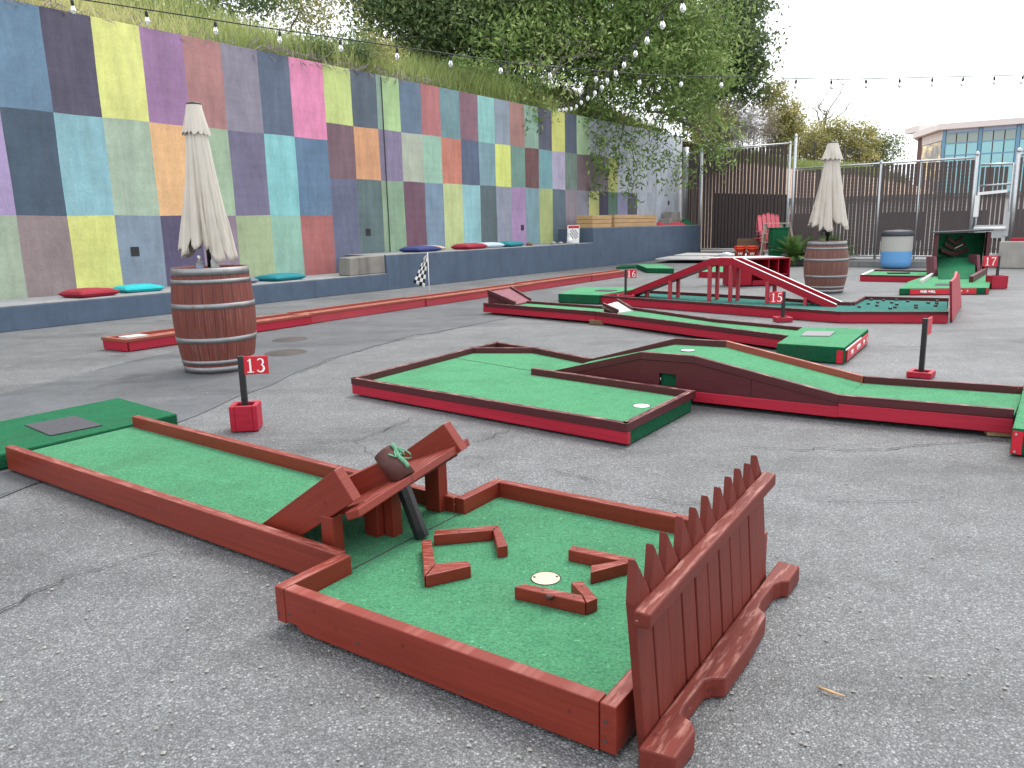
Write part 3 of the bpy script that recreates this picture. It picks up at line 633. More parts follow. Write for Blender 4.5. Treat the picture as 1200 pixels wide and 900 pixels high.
def umbrella(loc, ztop, zfl, zhem, rtop, rfl, rneck, rhem, zpole, lab, seed, crank=False):
    t = thing('patio_umbrella', lab, 'umbrella', (loc[0],loc[1],zpole), 'closed patio umbrellas standing in barrels')
    rnd = random.Random(seed); ph = rnd.random()*6
    mb = MB(); mb.tube([(loc[0],loc[1],zpole),(loc[0],loc[1],zhem+.3)], .019, 14); mb.build('pole', M['black'], t)
    N = 220; K = 30; vs = []
    NP = 13; cut = sorted((k+rnd.uniform(-.28,.28))/NP for k in range(NP)); amp = [rnd.uniform(.55,1.2) for _ in range(NP)]; hem = [rnd.uniform(-.07,.07) for _ in range(NP)]; drift = [rnd.uniform(-.06,.06) for _ in range(NP)]
    def pleat(f, u):
        f = f % 1.0
        for q in range(NP):
            a = cut[q]+drift[q]*u*.35; b = cut[(q+1)%NP]+drift[(q+1)%NP]*u*.35+(1 if q == NP-1 else 0)
            for g in (f, f+1):
                if a <= g < b: return q, (g-a)/(b-a)
        return 0, 0.0
    for k in range(K+1):
        u = k/K
        for i in range(N):
            f = i/N; th = 2*math.pi*f; q, x = pleat(f, u)
            saw = x**.8 if x < .86 else (1-x)/.14*(.86**.8)                 # slow roll out, sharp tuck back
            rr = rneck+(rhem-rneck)*(.55*u+.45*u*u)
            r = rr*(1.12-(.16+.30*u)*amp[q]*(1-saw))+.014*u*math.sin(2*th+ph)+.004*math.sin(31*f*6.28+9*u)*u
            z = zfl+.03+(zhem-zfl-.03)*u
            if u > .55: z += ((u-.55)/.45)**1.3*(hem[q]-.07*math.sin(math.pi*x)+.06*(1-x))
            vs.append((loc[0]+r*math.cos(th+.25*u), loc[1]+r*math.sin(th+.25*u), z))
    fs = [(k*N+i,(k+1)*N+i,(k+1)*N+(i+1)%N,k*N+(i+1)%N) for k in range(K) for i in range(N)]
    mb = MB(); mb.add(vs, fs, 0, None, True); o = mb.build('canopy', M['canvas'], t)
    so = o.modifiers.new('cloth', 'SOLIDIFY'); so.thickness = .003
    vs = []; K2 = 10
    for k in range(K2+1):
        u = k/K2
        for i in range(N):
            f = i/N; th = 2*math.pi*f; q, x = pleat(f*1.0+.03, 0); saw = x if x < .8 else (1-x)*4
            r = (rtop+(rfl-rtop)*u**1.25)*(1.06-.26*u*amp[q]*(1-saw)); z = ztop-.02+(zfl-ztop+.02)*u-.03*u*u*math.sin(math.pi*x)
            vs.append((loc[0]+r*math.cos(th), loc[1]+r*math.sin(th), z))
    fs = [(k*N+i,(k+1)*N+i,(k+1)*N+(i+1)%N,k*N+(i+1)%N) for k in range(K2) for i in range(N)]
    mb = MB(); mb.add(vs, fs, 0, None, True); mb.lathe([(rtop,ztop-.021),(.001,ztop-.012)], 32, (loc[0],loc[1],0)); o = mb.build('vent_cap', M['canvas'], t)
    mb = MB(); mb.lathe([(rtop*.98,ztop-.018),(rtop*1.0,ztop-.006),(rtop*.5,ztop+.004),(.001,ztop+.012)], 24, (loc[0],loc[1],0)); mb.build('finial', M['black'], t)
    if crank:
        mb = MB(); mb.lathe([(.02,-.08),(.045,-.06),(.05,.03),(.03,.09),(.02,.1)], 14, (loc[0],loc[1],zhem-.1)); mb.tube([(loc[0]-.04,loc[1]-.03,zhem-.08),(loc[0]-.12,loc[1]-.05,zhem-.1),(loc[0]-.12,loc[1]-.06,zhem-.16)], .012, 8)
        mb.build('crank_housing', M['black'], t)
    return t
B1 = at(258,432); barrel(B1, .925, .352, .318, .292, M['barrel'], 'red brown oak barrel with steel hoops beside the 13 sign', 'wine barrels holding umbrellas')
umbrella(B1, 2.31, 2.07, 1.06, .06, .116, .076, .222, .83, 'closed beige umbrella in the near barrel', 3)
B2 = at(966,342.5); barrel(B2, .86, .355, .30, .285, M['barrelfar'], 'weathered far oak barrel behind the red wooden bridge', 'wine barrels holding umbrellas')
umbrella(B2, 2.46, 2.20, 1.12, .08, .175, .102, .305, .77, 'closed beige umbrella in the far barrel', 8, True)
p = (B1[0]-.045,B1[1]-.11,.826); bt = thing('water_bottle', 'small clear water bottle with blue label inside the near barrel', 'bottle', p)
mb = MB(); mb.lathe([(.001,0),(.03,0),(.032,.06),(.03,.13),(.012,.165),(.012,.18)], 16, p); mb.build('bottle_body', M['bulb'], bt)
mb = MB(); mb.lathe([(.0325,.045),(.0325,.105)], 16, p); mb.build('bottle_label', M['canblue'], bt); mb = MB(); mb.lathe([(.014,.18),(.014,.2),(.001,.2)], 12, p); mb.build('bottle_cap', M['white'], bt)
p2 = (B1[0]+.07,B1[1]-.06,.826); mb = MB(); mb.lathe([(.001,0),(.035,0),(.035,.15),(.02,.18),(.001,.19)], 14, p2); tag(mb.build('plastic_bottle', M['dirtywhite'], loc=p2), 'white plastic bottle behind the umbrella pole in the near barrel', 'bottle')

# ------------------------------------------------------------------ number signs
def number_sign(num, px, base, hb, hpost, plate, side, ang, lab, back=False):
    p = at(*px); t = thing('number_sign', lab, 'sign', p, 'numbered hole markers')
    ux = Vector((math.cos(ang), math.sin(ang), 0)); uy = Vector((-ux.y, ux.x, 0)); P = V3(p); uz = Vector((0,0,1))
    def box(mb, c, w, d, z0, z1):
        q = [c+ux*a*w/2+uy*b*d/2 for a,b in ((-1,-1),(1,-1),(1,1),(-1,1))]; mb.hexa([(v.x,v.y,z0) for v in q], [(v.x,v.y,z1) for v in q])
    mb = MB(); w = base; k = .03
    for s in (-1,1): box(mb, P+ux*s*(w/2-k/2), k, w, 0.006, hb)
    for s in (-1,1): box(mb, P+uy*s*(w/2-k/2), w-2*k-.001, k, .006, hb)
    box(mb, P, w-2*k-.002, w-2*k-.002, .006, hb-.07 if hb > .09 else .02)
    mb.build('base_box', M['crimson'], t, .004)
    mb = MB(); box(mb, P, .036, .036, .02, hpost); mb.build('post', M['black'], t, .003)
    if num is None: return t
    pw, phh = plate; zc = hpost-phh/2-.003; off = ux*side*(pw/2+.012)-uy*.010
    mb = MB(); c = P+off; box(mb, c, pw, .012, zc-phh/2, zc+phh/2); pl = mb.build('number_plate', M['redsign'], t, .002)
    if num: digits_mesh(num, c-uy*.0072+uz*zc, ux, uz, phh*.78, M['white'], pl)
    return t
number_sign('13', (290,503), .165, .165, .465, (.150,.112), 1, R(8), 'sign 13, black post in a red cube with a red number plate')
number_sign('15', (917,377), .185, .06, .37, (.16,.135), -1, R(0), 'sign 15, red number plate over the green tee of the jump lane')
number_sign('16', (733,356), .26, .14, .53, (.15,.13), 1, R(-5), 'sign 16, black post on a red box in front of the bridge')
number_sign('17', (1167,338), .25, .22, .55, (.24,.175), -1, R(-8), 'sign 17, red number plate beside the skee ball cabinet')
number_sign('', (1079,442), .17, .05, .455, (.15,.13), 1, R(50), 'black sign post with its number plate turned edge on, behind the carpeted hump')

# ------------------------------------------------------------------ course with the picket fence
O13 = Vector((-.746,2.192)); A13 = Vector((.8281,-.5606)); B13 = Vector((.5606,.8281))
def U(a, b, z=0.0): p = O13+A13*a+B13*b; return (p.x, p.y, z)
c13 = thing('mini_golf_hole', 'brick red framed mini golf hole with wedge ramp and carpet in the foreground', 'golf hole', U(.3,.6), 'mini golf holes in the yard')
ZT = .14; T = .042
def part(mb, name, mat, parent, bev=.004): return mb.build(name, mat, parent, bev)
def r13(p, q, t, zt=ZT, h=.124): mb = MB(); mb.rail(U(*p), U(*q), zt, h, t); return part(mb, 'rail', M['red13'], c13)
# front rail with sawn relief at its left foot
mb = MB(); mb.extrude([U(.044,.0,.14),U(.044,.0,.030),U(.085,0,.030),U(.115,0,.012),U(1.118,.0,.012),U(1.118,.0,.14)], V3(U(0,T))-V3(U(0,0))); mb.g = [((Vector(v[:2])-O13).dot(A13), v[2], 0) for v in mb.v]
part(mb, 'rail', M['red13'], c13)
r13((0,0),(0,.285),-T, .14, .118); r13((1.12,0),(1.12,1.19),-T)
r13((T+.002,1.19),(1.118,1.19),-T); r13((0,.905),(0,1.19),-T)
r13((-2.535,.325),(-.002,.262),T); r13((-2.575,1.085),(-.002,.94),-T)
mb = MB(); mb.prism([U(-2.57,.372),U(0.02,.306),U(.02,.905),U(-2.58,1.04)], .02, .076); mb.build('carpet', M['turf13'], c13)
mb = MB(); mb.prism([U(.0235,.287),U(.045,.287),U(.045,.045),U(1.118,.045),U(1.118,1.145),U(.045,1.145),U(.045,.905),U(.0235,.905)], .02, .0755); mb.build('carpet', M['turf13'], c13)
mb = MB(); mb.beam(U(.0222,.31,.0765), U(.0222,.903,.0765), .005, .0012, 'bot'); mb.build('carpet_seam', M['crack'], c13)
def cup(parent, c, z, r, mat='cream'):
    mb = MB(); mb.lathe([(r*1.06,z+.0005),(r*1.06,z+.002),(r*.99,z+.002),(r*.985,z+.0015)], 32, (c[0],c[1],0)); o = mb.build('cup', M['black'], parent)
    mb = MB(); mb.lathe([(r*.985,z+.0012),(r*.9,z+.0018),(.001,z+.0016)], 32, (c[0],c[1],0)); mb.build('cup_bottom', M[mat], o)
cc = U(.62,.585); cup(c13, cc, .0755, .047)
cupo = c13.children[-1]
for k in (-1,1): mb = MB(); mb.lathe([(.005,.0785),(.001,.0785)], 10, (cc[0]+k*.037, cc[1]+.008, 0)); mb.build('vent_hole', M['black'], cupo)
def bumper(bars):
    mb = MB()
    for pts, w in bars: mb.prism([U(*p) for p in pts] if w is None else band([U(*p) for p in pts], w), .076, .118)
    mb.g = [(v[0]*1.3, v[1]*1.3, v[2]) for v in mb.v]; return part(mb, 'bumper', M['red13'], c13, .003)
bumper([([(.130,.540),(.325,.325),(.294,.418),(.152,.568)], None), ([(.3275,.328),(.408,.463),(.377,.490),(.2965,.419)], None)])
bumper([([(.137,.599),(.293,.747),(.284,.799),(.111,.640)], None), ([(.2955,.7475),(.397,.631),(.419,.662),(.2865,.799)], None)])
bumper([([(.617,.737),(.845,.752),(.842,.792),(.613,.778)], None), ([(.838,.749),(.803,.7495),(.742,.668),(.766,.620)], None)])
bumper([([(.612,.412),(.848,.436),(.815,.473),(.628,.446)], None), ([(.851,.437),(.865,.480),(.772,.556),(.746,.528),(.8175,.474)], None)])
for a, b in ((.70,.438),(.80,.452),(.15,.55),(.30,.39),(.40,.47),(.20,.67),(.29,.765),(.64,.757),(.80,.77),(.79,.52)): c = U(a,b); mb = MB(); mb.lathe([(.0042,.1185),(.001,.1187)], 8, (c[0],c[1],0)); mb.build('screw_head', M['crack'], c13)
c = U(.735,.416); mb = MB(); mb.tube([(c[0],c[1],.108),(c[0]+.002,c[1]+.002,.1195)], .011, 12); mb.build('knot_hole', M['pipebrown'], c13)
for a, b, z in ((1.135,.0,.045),(1.135,.0,.095),(.012,.0,.05),(.35,.0,.05),(.72,.0,.03),(.06,.0,.06)):
    p = U(a, -.0012, z); mb = MB(); q = V3(U(a,0,z)); mb.tube([q, q-Vector((B13.x,B13.y,0))*.0015], .0045, 8); mb.build('screw_head', M['crack'], c13)
# wedge ramp
rp = thing('ramp', None, None, U(-.15,.6)); rp.parent = c13; rp.location = Vector(U(-.15,.6))-c13.location
dz = lambda b: .085*(b-.345)/.55
def rz(a, b, z): return U(a, b, z+dz(b))
def wallplank(b0, b1, lo, dn=0.0):
    mb = MB(); pts = [(-.49,.105-.0),(-.275,.098),(.035,.302),(-.05,.400)]
    q0 = [rz(a-lo, b0, z-dn) for a, z in pts]; q1 = [rz(a-lo, b1, z-dn) for a, z in pts]
    mb.hexa(q0, q1, 0, [(.0,0,0),(.0,.12,0),(.4,.12,0),(.4,0,0)]*2); return part(mb, 'side_wall', M['red13'], rp, .003)
wallplank(.345,.385,.028); wallplank(.855,.895,-.045,.022)
mb = MB(); mb.hexa([rz(-.43,.387,.078),rz(.025,.387,.262),rz(.025,.853,.262),rz(-.43,.853,.078)], [rz(-.43,.387,.101),rz(.014,.387,.285),rz(.014,.853,.285),rz(-.43,.853,.101)], 0, [(0,0,0),(0,.5,0),(.6,.5,0),(.6,0,0)]*2)
part(mb, 'deck', M['red13'], rp, .004)
mb = MB(); mb.hexa([rz(.0,.318,.245),rz(.062,.318,.270),rz(.062,.935,.270),rz(.0,.935,.245)], [rz(-.012,.318,.272),rz(.052,.318,.298),rz(.052,.935,.298),rz(-.012,.935,.272)], 0, [(0,0,0),(0,.07,0),(.6,.07,0),(.6,0,0)]*2); part(mb, 'lip_board', M['red13'], rp, .004)
mb = MB(); mb.beam(rz(-.27,.43,.205), rz(-.03,.615,.31), .022, .085, 'mid'); part(mb, 'guide_board', M['red13'], rp, .003)
mb = MB(); mb.beam(rz(-.02,.40,.263), rz(-.0,.90,.263), .045, .03, 'top'); part(mb, 'cross_bearer', M['hump'], rp, .003)
ax = Vector(U(.09,0,-.092))-Vector(U(0,0,0)); ax.normalize(); top = Vector(rz(-.070,.590,.366)); bot = top+ax*.13
mb = MB(); n = 26
e1 = ax.cross(Vector((0,0,1))).normalized(); e2 = ax.cross(e1)
ring = lambda c, r: [c+e1*r*math.cos(2*math.pi*k/n)+e2*r*math.sin(2*math.pi*k/n) for k in range(n)]
vs = ring(bot,.046)+ring(top,.046)+ring(top,.041)+ring(bot,.041); mb.add(vs, [(i*n+k, i*n+(k+1)%n, (i+1)%4*n+(k+1)%n, (i+1)%4*n+k) for i in range(4) for k in range(n)], 0, None, True)
slv = part(mb, 'pipe_sleeve', M['pipebrown'], rp, 0)
mb = MB(); mb.tube([Vector(U(-.015,.60,.315)), Vector(U(.052,.632,.083))], .029, 8, smooth=False); part(mb, 'drop_tube', M['blackpipe'], rp, 0)
mb = MB(); k0 = top+ax*.02+e1*(-.0)
sid = Vector(U(0,.054,0))-Vector(U(0,0,0)); fr = Vector((0,0,0))
def onsl(th, d): return top+ax*d+(e1*math.cos(th)+e2*math.sin(th))*.05
vwd = Vector((0,0,1.2))-top; th0 = math.atan2(vwd.dot(e2), vwd.dot(e1))
sgn = 1 if onsl(th0+.6,.05).x > onsl(th0-.6,.05).x else -1
mb.tube([onsl(th0+sgn*(.1+.17*i), .03+.012*(i%3)) for i in range(9)], .0035, 6)
mb.tube([onsl(th0+sgn*(.75+.1*math.sin(i)), .0+.012*i) for i in range(10)], .008, 6)
mb.tube([onsl(th0+sgn*.9,.02)+Vector((.03*math.sin(i*.7),0,-.012*i)) for i in range(8)], .0035, 6)
mb.tube([onsl(th0+sgn*1.0,.03)+Vector((.05*math.sin(i*.55),-.01,.012*math.cos(i*.9)-.005*i)) for i in range(8)], .003, 6)
mb.build('twine', M['rope'], slv)
def leg13(a, b, w, d, zt): mb = MB(); mb.beam(U(a,b,.0765), U(a,b,zt), w, d, up=(A13.x,A13.y,0)); return part(mb, 'leg', M['red13'], rp, .003)
leg13(-.13,.365,.05,.06,.222); leg13(-.125,.575,.05,.07,.232); leg13(-.062,.605,.05,.045,.262); leg13(-.09,.895,.055,.075,.292)
# tee platform
def tee_platform(name, lab, corners, z, mat, side):
    t = thing('tee_platform', lab, 'tee platform', lerp(corners[0], corners[2], .5), 'carpeted tee platforms')
    mb = MB(); mb.prism(corners, .006, z, 0); o = mb.build('carpeted_box', [M[side], M[mat]], t, .012)
    for pl in o.data.polygons:
        if pl.normal.z > .9: pl.material_index = 1
    return t
tp = tee_platform('t', 'dark green carpeted tee platform with grey rubber pad at the left edge', [U(-3.42,-.1),U(-2.584,-.1),U(-2.584,1.345),U(-3.42,1.435)], .092, 'turftee', 'turfdark')
q = [at(u,v,.094)[:2] for u, v in ((29,498.6),(59,511),(120,498.8),(88,488))]; mb = MB(); mb.prism(q, .0925, .1); o = mb.build('rubber_pad', M['pad'], tp, .002)
for u, v in ((58,501.5),(75,498),(90,496)): x = at(u,v,.1); mb = MB(); mb.lathe([(.006,.1005),(.001,.1007)], 10, (x[0],x[1],0)); mb.build('pad_hole', M['black'], tp)
# picket fence
pf = thing('picket_fence', 'low brick red picket fence with notched foot board at the end of the foreground hole', 'fence', U(1.2,.5))
for i in range(11):
    u0, u1 = i/11, (i+1)/11-.006
    bb = lambda u: .045+u*.985; bt = lambda u: -.015+u*.975
    dzp = random.uniform(-.008,.006); pk = .32+.1*random.random(); tw = random.uniform(-.003,.004)
    ab, at_ = 1.192+tw, 1.178+tw
    m = lambda u, s: (ab+(at_-ab)*s, bb(u)+(bt(u)-bb(u))*s, .012+.49*s)
    zt = .49+dzp
    o2 = [m(u0,.0), m(u1,0), m(u1,.80), (m(u0+(u1-u0)*pk,1)[0], m(u0+(u1-u0)*pk,1)[1], .012+zt), m(u0,.80)]
    pts = [U(*p) for p in o2]; mb = MB(); mb.extrude(pts, Vector(U(.021,0,0))-Vector(U(0,0,0)))
    oo = random.random()*5; mb.g = [(v[2]+oo, (Vector(v[:2])-O13).dot(B13)+oo, 0) for v in mb.v]
    part(mb, 'picket', M['fence13'], pf, .0035)
mb = MB(); mb.beam(U(1.222,-.005,.392), U(1.222,.955,.432), .04, .040, 'top'); part(mb, 'top_rail', M['fence13'], pf, .006)
out = [(1.216,.0),(1.300,.01),(1.302,.125),(1.285,.15),(1.252,.165),(1.247,.2),(1.25,.325),(1.262,.345),(1.292,.362),(1.296,.55),(1.288,.735),(1.283,.75),(1.256,.775),(1.25,.82),(1.252,.955),(1.265,.985),(1.286,1.0),(1.288,1.135),(1.216,1.14)]
mb = MB(); mb.prism([U(*p) for p in out], .003, .062); mb.g = [((Vector(v[:2])-O13).dot(B13), (Vector(v[:2])-O13).dot(A13), v[2]) for v in mb.v]
part(mb, 'foot_board', M['fence13'], pf, .006)

# ------------------------------------------------------------------ course with the carpeted hump
P14 = lambda u, v, z=.135: at(u, v, z)[:2]
FL, FR, BR_, BL1, BL2, AP, D2, HB = P14(411,443), P14(735,497), P14(812,459), P14(522,416), P14(549.5,408), P14(582,400.6), P14(632,408), P14(694,420)
DV = P14(622,432)
c14 = thing('mini_golf_hole', 'red sided L shaped mini golf hole with a carpeted hump mid yard', 'golf hole', lerp(FL,BR_,.6), 'mini golf holes in the yard')
cap = lambda p, q, zt=.137, h=.05, t=.04, n='rail', m='maroon', zq=None: part(MB().rail(p, q, zt, h, t, zq=zq), n, M[m], c14, .003)
sid = lambda p, q, zt=.086, zb=.016, t=.03, m='crimson': part(MB().rail(p, q, zt, zt-zb, t), 'side_board', M[m], c14, .003)
ins = lambda p, q, d: (lambda P, Q: (lambda n: (tuple(P+n), tuple(Q+n)))(Vector((-(Q-P).y, (Q-P).x)).normalized()*d))(Vector(p), Vector(q))
cap(FL, FR); a, b = ins(FL, FR, .006); sid(a, b)
cap(FR, BR_); a, b = ins(FR, BR_, .008); a = lerp(a, b, .036); part(MB().rail(a, b, .086, .08, .03), 'carpeted_end', M['turfdark'], c14, .004)
cap(BL2, FL, t=.04); cap(AP, BL2); cap(D2, AP); cap(D2, BL2, t=-.04); cap(HB, D2)
a, b = ins(AP, FL, .02); sid(a, b); a, b = ins(HB, D2, .006); sid(a, b); a, b = ins(D2, AP, .006); sid(a, b)
part(MB().rail(DV, BR_, .1365, .052, .04), 'divider_rail', M['maroon'], c14, .003)
# hump profile
f0, f1, f2, f3, f4 = at(648,434.5,.105), at(750.5,412.5,.335), at(813,417,.34), at(983,463,.17), at(1189,480,.17)
k0, k1, k2, k3, k4 = at(694,420,.13), at(793,396,.335), at(853,399,.34), at(1013,440,.17), at(1199,452,.17)
mb = MB(); mb.prism(inset([FL, FR, BR_, f0[:2], HB, D2, AP], .018), .03, .088); mb.build('carpet', M['turf'], c14)
mb = MB(); s0 = P14(524,418,.0885); s1 = P14(622,434.5,.0885); mb.beam((*s0,.0895), (*s1,.0895), .006, .0015); mb.build('carpet_seam', M['crack'], c14)
cup(c14, at(752,475.5,.089), .0882, .052, 'white')
hp = thing('hump', None, None, lerp(f2,k2,.5)); hp.parent = c14; hp.location = Vector((*lerp(f2[:2],k2[:2],.5),0))-c14.location
fr_, bk_ = [f0,f1,f2,f3,f4], [k0,k1,k2,k3,k4]
low = lambda p, d: (p[0], p[1], p[2]-d)
for i in range(4):
    mb = MB(); d0 = .047 if i else .017; d1 = .047
    (fi, fj), (bi, bj) = [[(*v, z) for v, z in zip(ins(P[i][:2], P[i+1][:2], o_), (P[i][2], P[i+1][2]))] for P, o_ in ((fr_, .028), (bk_, -.028))]
    mb.hexa([low(fi,d0+.02), low(fj,d1+.02), low(bj,d1+.02), low(bi,d0+.02)], [low(fi,d0), low(fj,d1), low(bj,d1), low(bi,d0)]); mb.build('hump_carpet', M['turf'], hp)
    for side, (P, Q), t in (('f',(fr_[i],fr_[i+1]),.035),('b',(bk_[i],bk_[i+1]),-.035)):
        mb = MB(); mb.rail(P, Q, P[2], .052, t, zq=Q[2]); part(mb, 'hump_rail', M['trackcap'] if (side == 'b' and i in (2,)) else M['maroon'], hp, .003)
# side panels with the ball opening
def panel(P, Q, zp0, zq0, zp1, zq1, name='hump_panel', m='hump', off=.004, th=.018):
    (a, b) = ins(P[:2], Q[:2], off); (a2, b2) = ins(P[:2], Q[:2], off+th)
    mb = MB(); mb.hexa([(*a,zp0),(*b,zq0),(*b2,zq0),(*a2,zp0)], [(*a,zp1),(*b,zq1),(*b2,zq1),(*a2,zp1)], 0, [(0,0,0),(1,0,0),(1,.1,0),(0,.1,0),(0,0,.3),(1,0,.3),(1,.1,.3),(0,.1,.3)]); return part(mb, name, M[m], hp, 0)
zb = .085
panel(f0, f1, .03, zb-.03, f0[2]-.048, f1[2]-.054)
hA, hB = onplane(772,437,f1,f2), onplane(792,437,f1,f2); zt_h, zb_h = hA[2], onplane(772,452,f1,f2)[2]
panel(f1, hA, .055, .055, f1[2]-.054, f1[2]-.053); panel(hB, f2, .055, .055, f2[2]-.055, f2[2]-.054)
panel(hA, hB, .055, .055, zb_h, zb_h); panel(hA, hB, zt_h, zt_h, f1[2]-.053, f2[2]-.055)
(a, b) = ins(hA[:2], hB[:2], .035); mb = MB(); mb.hexa([(*a,.06),(*b,.06),(b[0]+.02,b[1]+.02,.06),(a[0]+.02,a[1]+.02,.06)], [(*a,.25),(*b,.25),(b[0]+.02,b[1]+.02,.25),(a[0]+.02,a[1]+.02,.25)]); mb.build('ball_opening_cloth', M['turfdark'], hp)
fm = lerp(f2, f3, .42)
panel(f2, fm, .10, .10, f2[2]-.054, fm[2]-.054); panel((fm[0]+.003*(f3[0]-f2[0]),fm[1]+.003*(f3[1]-f2[1]),0), f3, .10, .10, fm[2]-.054, f3[2]-.05)
q0 = onplane(813,467,f2,f3)
for P, Q, z0, z1 in ((f2,f3,.098,.03),(f3,f4,.116,.034)): part(MB().rail(P[:2], Q[:2], z0, z0-z1, .03), 'hump_side_board', M['crimson'], hp, .003)
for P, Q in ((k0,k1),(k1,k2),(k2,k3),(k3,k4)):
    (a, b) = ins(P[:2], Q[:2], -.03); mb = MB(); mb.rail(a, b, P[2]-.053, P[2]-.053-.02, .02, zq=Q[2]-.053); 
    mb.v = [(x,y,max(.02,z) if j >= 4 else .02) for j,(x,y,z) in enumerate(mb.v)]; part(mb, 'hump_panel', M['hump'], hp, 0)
cup(hp, at(806,411,.292), .2945, .05, 'white')
p = at(1172,511,.0); mb = MB(); mb.beam((p[0]-.06,p[1]+.04,.004), (p[0]+.06,p[1]-.0,.004), .09, .026, 'bot'); tag(mb.build('wood_shim', M['timber'], None, .003, loc=p), 'pale wood shim under the right end of the humped hole', 'wood block')
a, b = at(1186.5,500,.15)[:2], at(1199.7,450.6,.15)[:2]; d = (Vector(b)-Vector(a)).normalized(); n = Vector((d.y,-d.x)); a2 = Vector(a)-d*.02; b2 = Vector(b)+d*.06
tp = tee_platform('t', 'green carpeted tee platform with red corner bracket cut off by the right edge', [tuple(a2), tuple(b2), tuple(b2+n*.8), tuple(a2+n*.8)], .15, 'turf', 'turfdark')
mb = MB(); mb.rail(a2-d*.004+n*.004, a2-d*.004+n*.05, .135, .12, .008); mb.build('corner_bracket', M['redsign'], tp); 
for zz in (.03,.12): x = a2-d*.013+n*.02; mb = MB(); mb.tube([(x.x,x.y,zz),(x.x-d.x*.004,x.y-d.y*.004,zz)], .006, 8); mb.build('bolt_head', M['steel'], tp)
q = a2+d*.5+n*.28; mb = MB(); mb.prism([tuple(q+d*x+n*y) for x,y in ((-.15,-.19),(.15,-.19),(.15,.15),(-.15,.15))], .1505, .162); mb.build('rubber_pad', M['pad'], tp, .002)

# ------------------------------------------------------------------ jump lane (15)
z15 = .16; S = lambda u, v, z=z15: at(u, v, z)[:2]
a0, a1, a2_ = S(566,355), S(697,365), S(921,393); b1_, b2_, b3_ = S(745,360), S(840,373.7), S(940,383)
bl1 = S(697,357); dl = Vector(bl1)-Vector(a1); bl0 = tuple(Vector(a0)+Vector((.42,.40))); bl1 = tuple(Vector(a1)+Vector((.40,.42)))
c15 = thing('mini_golf_hole', 'long narrow red sided mini golf lane with two jump ramps', 'golf hole', lerp(a1,b2_,.4), 'mini golf holes in the yard')
def lane15(p, q, t, zb=.05):
    part(MB().rail(p, q, z15, .05, t*1.2), 'rail', M['maroon'], c15, .003); k = ins(p, q, .006 if t > 0 else -.006); part(MB().rail(k[0], k[1], .109, .109-zb, t), 'side_board', M['crimson'], c15, .003)
lane15(a0, a1, .03, .03); lane15(lerp(a1,a2_,.004), a2_, .03, .03); lane15(bl0, bl1, -.03); lane15(lerp(a1,b1_,.98), b2_, -.03); lane15(b2_, b3_, -.03)
part(MB().rail(a0, bl0, z15, .13, -.03), 'end_board', M['crimson'], c15, .003)
mb = MB(); mb.prism(inset([a0,a1,bl1,bl0], .016), .06, .125); mb.build('carpet', M['turf'], c15)
mb = MB(); mb.prism(inset([lerp(a1,a2_,.003),a2_,b3_,b2_,b1_], .016), .06, .124); mb.build('carpet', M['turf'], c15)
def jump(p0, p1, q0, q1, zh, zl, mat, lab):
    """sloped board p0-p1 high edge, q0-q1 low edge with cheek boards"""
    t = thing('jump_ramp', None, None, lerp(p0,q1,.5)); t.parent = c15; t.location = Vector((*lerp(p0,q1,.5)[:2],0))-c15.location
    mb = MB(); mb.hexa([(*p0,zh-.03),(*q0,zl-.03),(*q1,zl-.03),(*p1,zh-.03)], [(*p0,zh),(*q0,zl),(*q1,zl),(*p1,zh)], 0, [(0,0,0),(0,.5,0),(.5,.5,0),(.5,0,0)]*2); part(mb, 'ramp_board', M[mat], t, 0)
    for a, b, s in ((p0,q0,1),(p1,q1,-1)):
        k = ins(a, b, .0); mb = MB(); mb.rail(k[0], k[1], zh+.035, .07, -s*.028 if False else s*.028, zq=zl+.035); part(mb, 'cheek_board', M['maroon'], t, .003)
        mb = MB(); k = ins(a, b, .03*s); mb.rail(k[0], k[1], zh-.031, zh-.125, .014*s, zq=zl-.031); mb.v = [(x,y,.115 if j < 4 else max(z,.118)) for j,(x,y,z) in enumerate(mb.v)]; part(mb, 'ramp_side', M['hump'], t, 0)
    return t
jump(onplane(571,340,a0,a1)[:2], S(599,337,.33), S(604,356.5,.15), S(623,352.5,.15), .32, .15, 'rampmauve', 'l')
jump(S(706,358,.215), S(725,353,.215), S(724,367.5,.125), S(742.5,365,.125), .215, .14, 'dirtywhite', 'w')
p = at(702,380.5); mb = MB(); mb.beam((p[0]-.10,p[1]+.06,.003), (p[0]+.07,p[1]-.03,.003), .09, .055, 'bot'); tag(mb.build('brick_block', M['oldtimber'], None, .004, loc=p), 'small wooden block propping up the joint of the jump lane', 'wood block')
tc = [S(940,383,.15), S(1018,385,.15), S(990,407,.15), S(910,402,.15)]
tp = tee_platform('t', 'green carpeted tee platform with a red name board, in front of sign 15', tc, .15, 'turf', 'turfdark')
q = [at(u,v,.152)[:2] for u, v in ((938,394),(945,388.6),(979,389),(972,394.4))]; mb = MB(); mb.prism(q, .1505, .16); mb.build('metal_pad', M['greypad'], tp, .002)
def name_board(p, q, z0, z1, txts, parent, inset=(0,1)):
    P, Q = V3(p), V3(q); d = (Q-P).normalized(); n = Vector((d.y,-d.x,0)); L = (Q-P).length
    mb = MB(); a = P+d*L*inset[0]+n*.002; b = P+d*L*inset[1]+n*.002; mb.rail(a+n*.012, b+n*.012, z1, z1-z0, .012)
    pl = mb.build('name_board', M['redsign'], parent, .002); w = (b-a).length
    for txt, f in txts: 
        c = a+d*w*f+n*.0125; text_mesh(txt, (c.x,c.y,z0+(z1-z0)*.32), d, (0,0,1), (z1-z0)*.38, M['white'], pl, bold=.004)
    return pl
